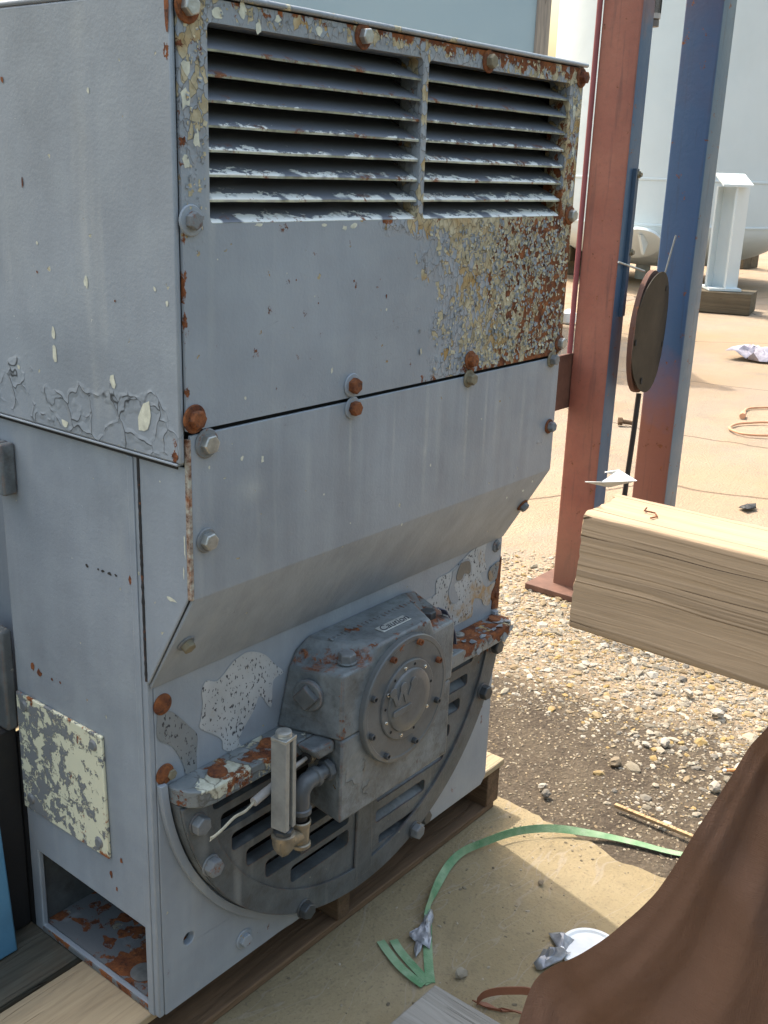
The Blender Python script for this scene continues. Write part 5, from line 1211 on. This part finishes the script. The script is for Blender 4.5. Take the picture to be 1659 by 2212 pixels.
def tankleg(ang, rr, w_=0.28, big=True):
    L = thing('tank_leg', '', 'leg') if False else None
    c_, s_ = math.cos(ang), math.sin(ang); R_ = Matrix(((c_, -s_, 0), (s_, c_, 0), (0, 0, 1))).to_4x4()
    ht = hz(at(1560, 392, 1, legb.y).z)
    bm = bmesh.new()
    ts = 0.025; x0, x1 = rr - 0.18, rr + 0.18
    box(bm, -0.18, 0.18, w_ / 2 - ts, w_ / 2, 0.30, ht - 0.06); box(bm, -0.18, 0.18, -w_ / 2, -w_ / 2 + ts, 0.30, ht - 0.06); box(bm, -ts / 2, ts / 2, -w_ / 2 + ts, w_ / 2 - ts, 0.30, ht - 0.06)
    bm.transform(R_ @ Matrix.Translation((rr, 0, 0)) @ Matrix.Rotation(math.radians(-38), 4, 'Z')); lg = obj('leg', bm, M['tank'], tank)
    bm = bmesh.new(); prism(bm, [(rr - 0.24, ht + 0.10), (x1 + 0.06, ht - 0.03), (x1 + 0.06, ht - 0.055), (rr - 0.24, ht + 0.07)], 1, -w_ / 2 - 0.04, w_ / 2 + 0.04); bm.transform(R_); obj('leg_cap', bm, M['tank'], lg)
    bm = bmesh.new(); box(bm, x0 - 0.06, x1 + 0.06, -w_ / 2 - 0.06, w_ / 2 + 0.06, 0.27, 0.30); bm.transform(R_); obj('leg_foot', bm, M['tank'], lg)
    q = R_ @ Vector((rr, 0, 0)); return Vector((tc.x + q.x, tc.y + q.y, G))
rr0 = max(lr, Rt + 0.05)
angs = (a0, a0 + math.radians(62), a0 + math.radians(150), a0 - math.radians(75), a0 - math.radians(135))
for k, a_ in enumerate(angs):
    q = tankleg(a_, rr0)
    bm = bmesh.new(); box(bm, -0.42, 0.42, -0.33, 0.0, 0, 0.262); box(bm, -0.42, 0.42, 0.01, 0.33, 0, 0.255)
    o = obj('timber_block', bm, M['crib'], bevel=0.01); o.location = q; o.rotation_euler = (0, 0, a_ + 1.2 + 0.1 * k)
    tag(o, ['brown timber blocking under the tank leg nearest the columns', 'timber blocking under the tank leg at the right edge', 'timber blocking under the back leg of the tank', 'timber blocking left of the tank under its left leg', 'timber blocking behind the red column under the tank'][k], 'timber')
bm = bmesh.new()    # manway nozzle under the head
mz = tk(1375, 520, dep - Rt * 0.85) - tank.location
lathe(bm, [(0.35, 0), (0.36, 0.05), (0.30, 0.06)], mz, (-0.6, -0.3, -0.9), 28); obj('manway', bm, M['tank'], tank)
bm = bmesh.new(); prism(bm, [(0, 0), (0.18, 0.28), (-0.18, 0.28)], 1, -0.02, 0.02); bm.transform(Matrix.Translation(tk(1388, 550, dep - Rt * 0.9) - tank.location)); obj('lifting_lug', bm, M['tank'], tank)
bm = bmesh.new(); lathe(bm, [(0.12, 0), (0.12, 0.45), (0.2, 0.45), (0.2, 0.5)], (0.0, 0.3, hz(zb_) - 0.40), (0, 0, 1), 20); obj('drain_nozzle', bm, M['tank'], tank)
# dark wooden cribbing seen past the motor
p = at(1238, 590, 2, G)
cs = thing('crate_stack', 'dark stacked timbers far behind the motor, left of the red column', 'timber stack', (p.x, p.y, G))
for k in range(4):
    bm = bmesh.new(); box(bm, -1.0, 1.0, -0.14, 0.14, 0.26 * k, 0.26 * k + 0.24) if k % 2 else box(bm, -0.3, 0.3, -0.8, 0.8, 0.26 * k, 0.26 * k + 0.24)
    bm.transform(Matrix.Rotation(0.3, 4, 'Z')); obj('timber', bm, M['crib'], cs, bevel=0.008)
p = at(1228, 699, 2, G)
bm = bmesh.new(); lathe(bm, [(0.06, 0), (0.08, 0.02), (0.08, 0.12), (0.03, 0.16), (0, 0.16)], p, (0, 0, 1), 16); o = obj('white_can', bm, M['white']); at_base(o, p); tag(o, 'small white can on the bright yard between motor and red column', 'can')

# ------------------------------------------------------------------ pale blue cabin behind
q = tk(1184, 110, 9.5)
cab = thing('blue_cabin', 'pale blue cabin wall with a weathered grey corner post behind the motor', 'cabin', (q.x, q.y, G))
m = Mat('pale_blue_wall'); c = m.mix(m.mr(m.noise(0.8, 3, 0.5), 0.3, 0.7), (0.30, 0.42, 0.50), (0.35, 0.47, 0.54)); M['pale'] = m.out(c, 0.4, 0, m.bump(m.noise(3, 3, .5), 0.004))
dirx = -_r.copy(); dirx.z = 0; dirx.normalize(); depd = Vector((_f.x, _f.y, 0)).normalized()
def quadbox(a0_, a1_, b0_, b1_, z0_, z1_):
    bm = bmesh.new(); box(bm, a0_, a1_, b0_, b1_, z0_, z1_)
    for v in bm.verts: v.co = dirx * v.co.x + depd * v.co.y + Vector((0, 0, v.co.z))
    return bm
obj('corner_post', quadbox(0.0, 0.125, 0.0, 0.12, 0, 4.2), wood('weathered_post_wood', (0.40, 0.36, 0.30), (0.22, 0.20, 0.19), 2, 0.6, ringy=0.3), cab, bevel=0.006)
obj('wall', quadbox(0.126, 4.5, 0.03, 2.5, 0.15, 4.1), M['pale'], cab)
obj('sill', quadbox(0.126, 4.5, 0.01, 0.029, 0.0, 0.15), M['crib'], cab)
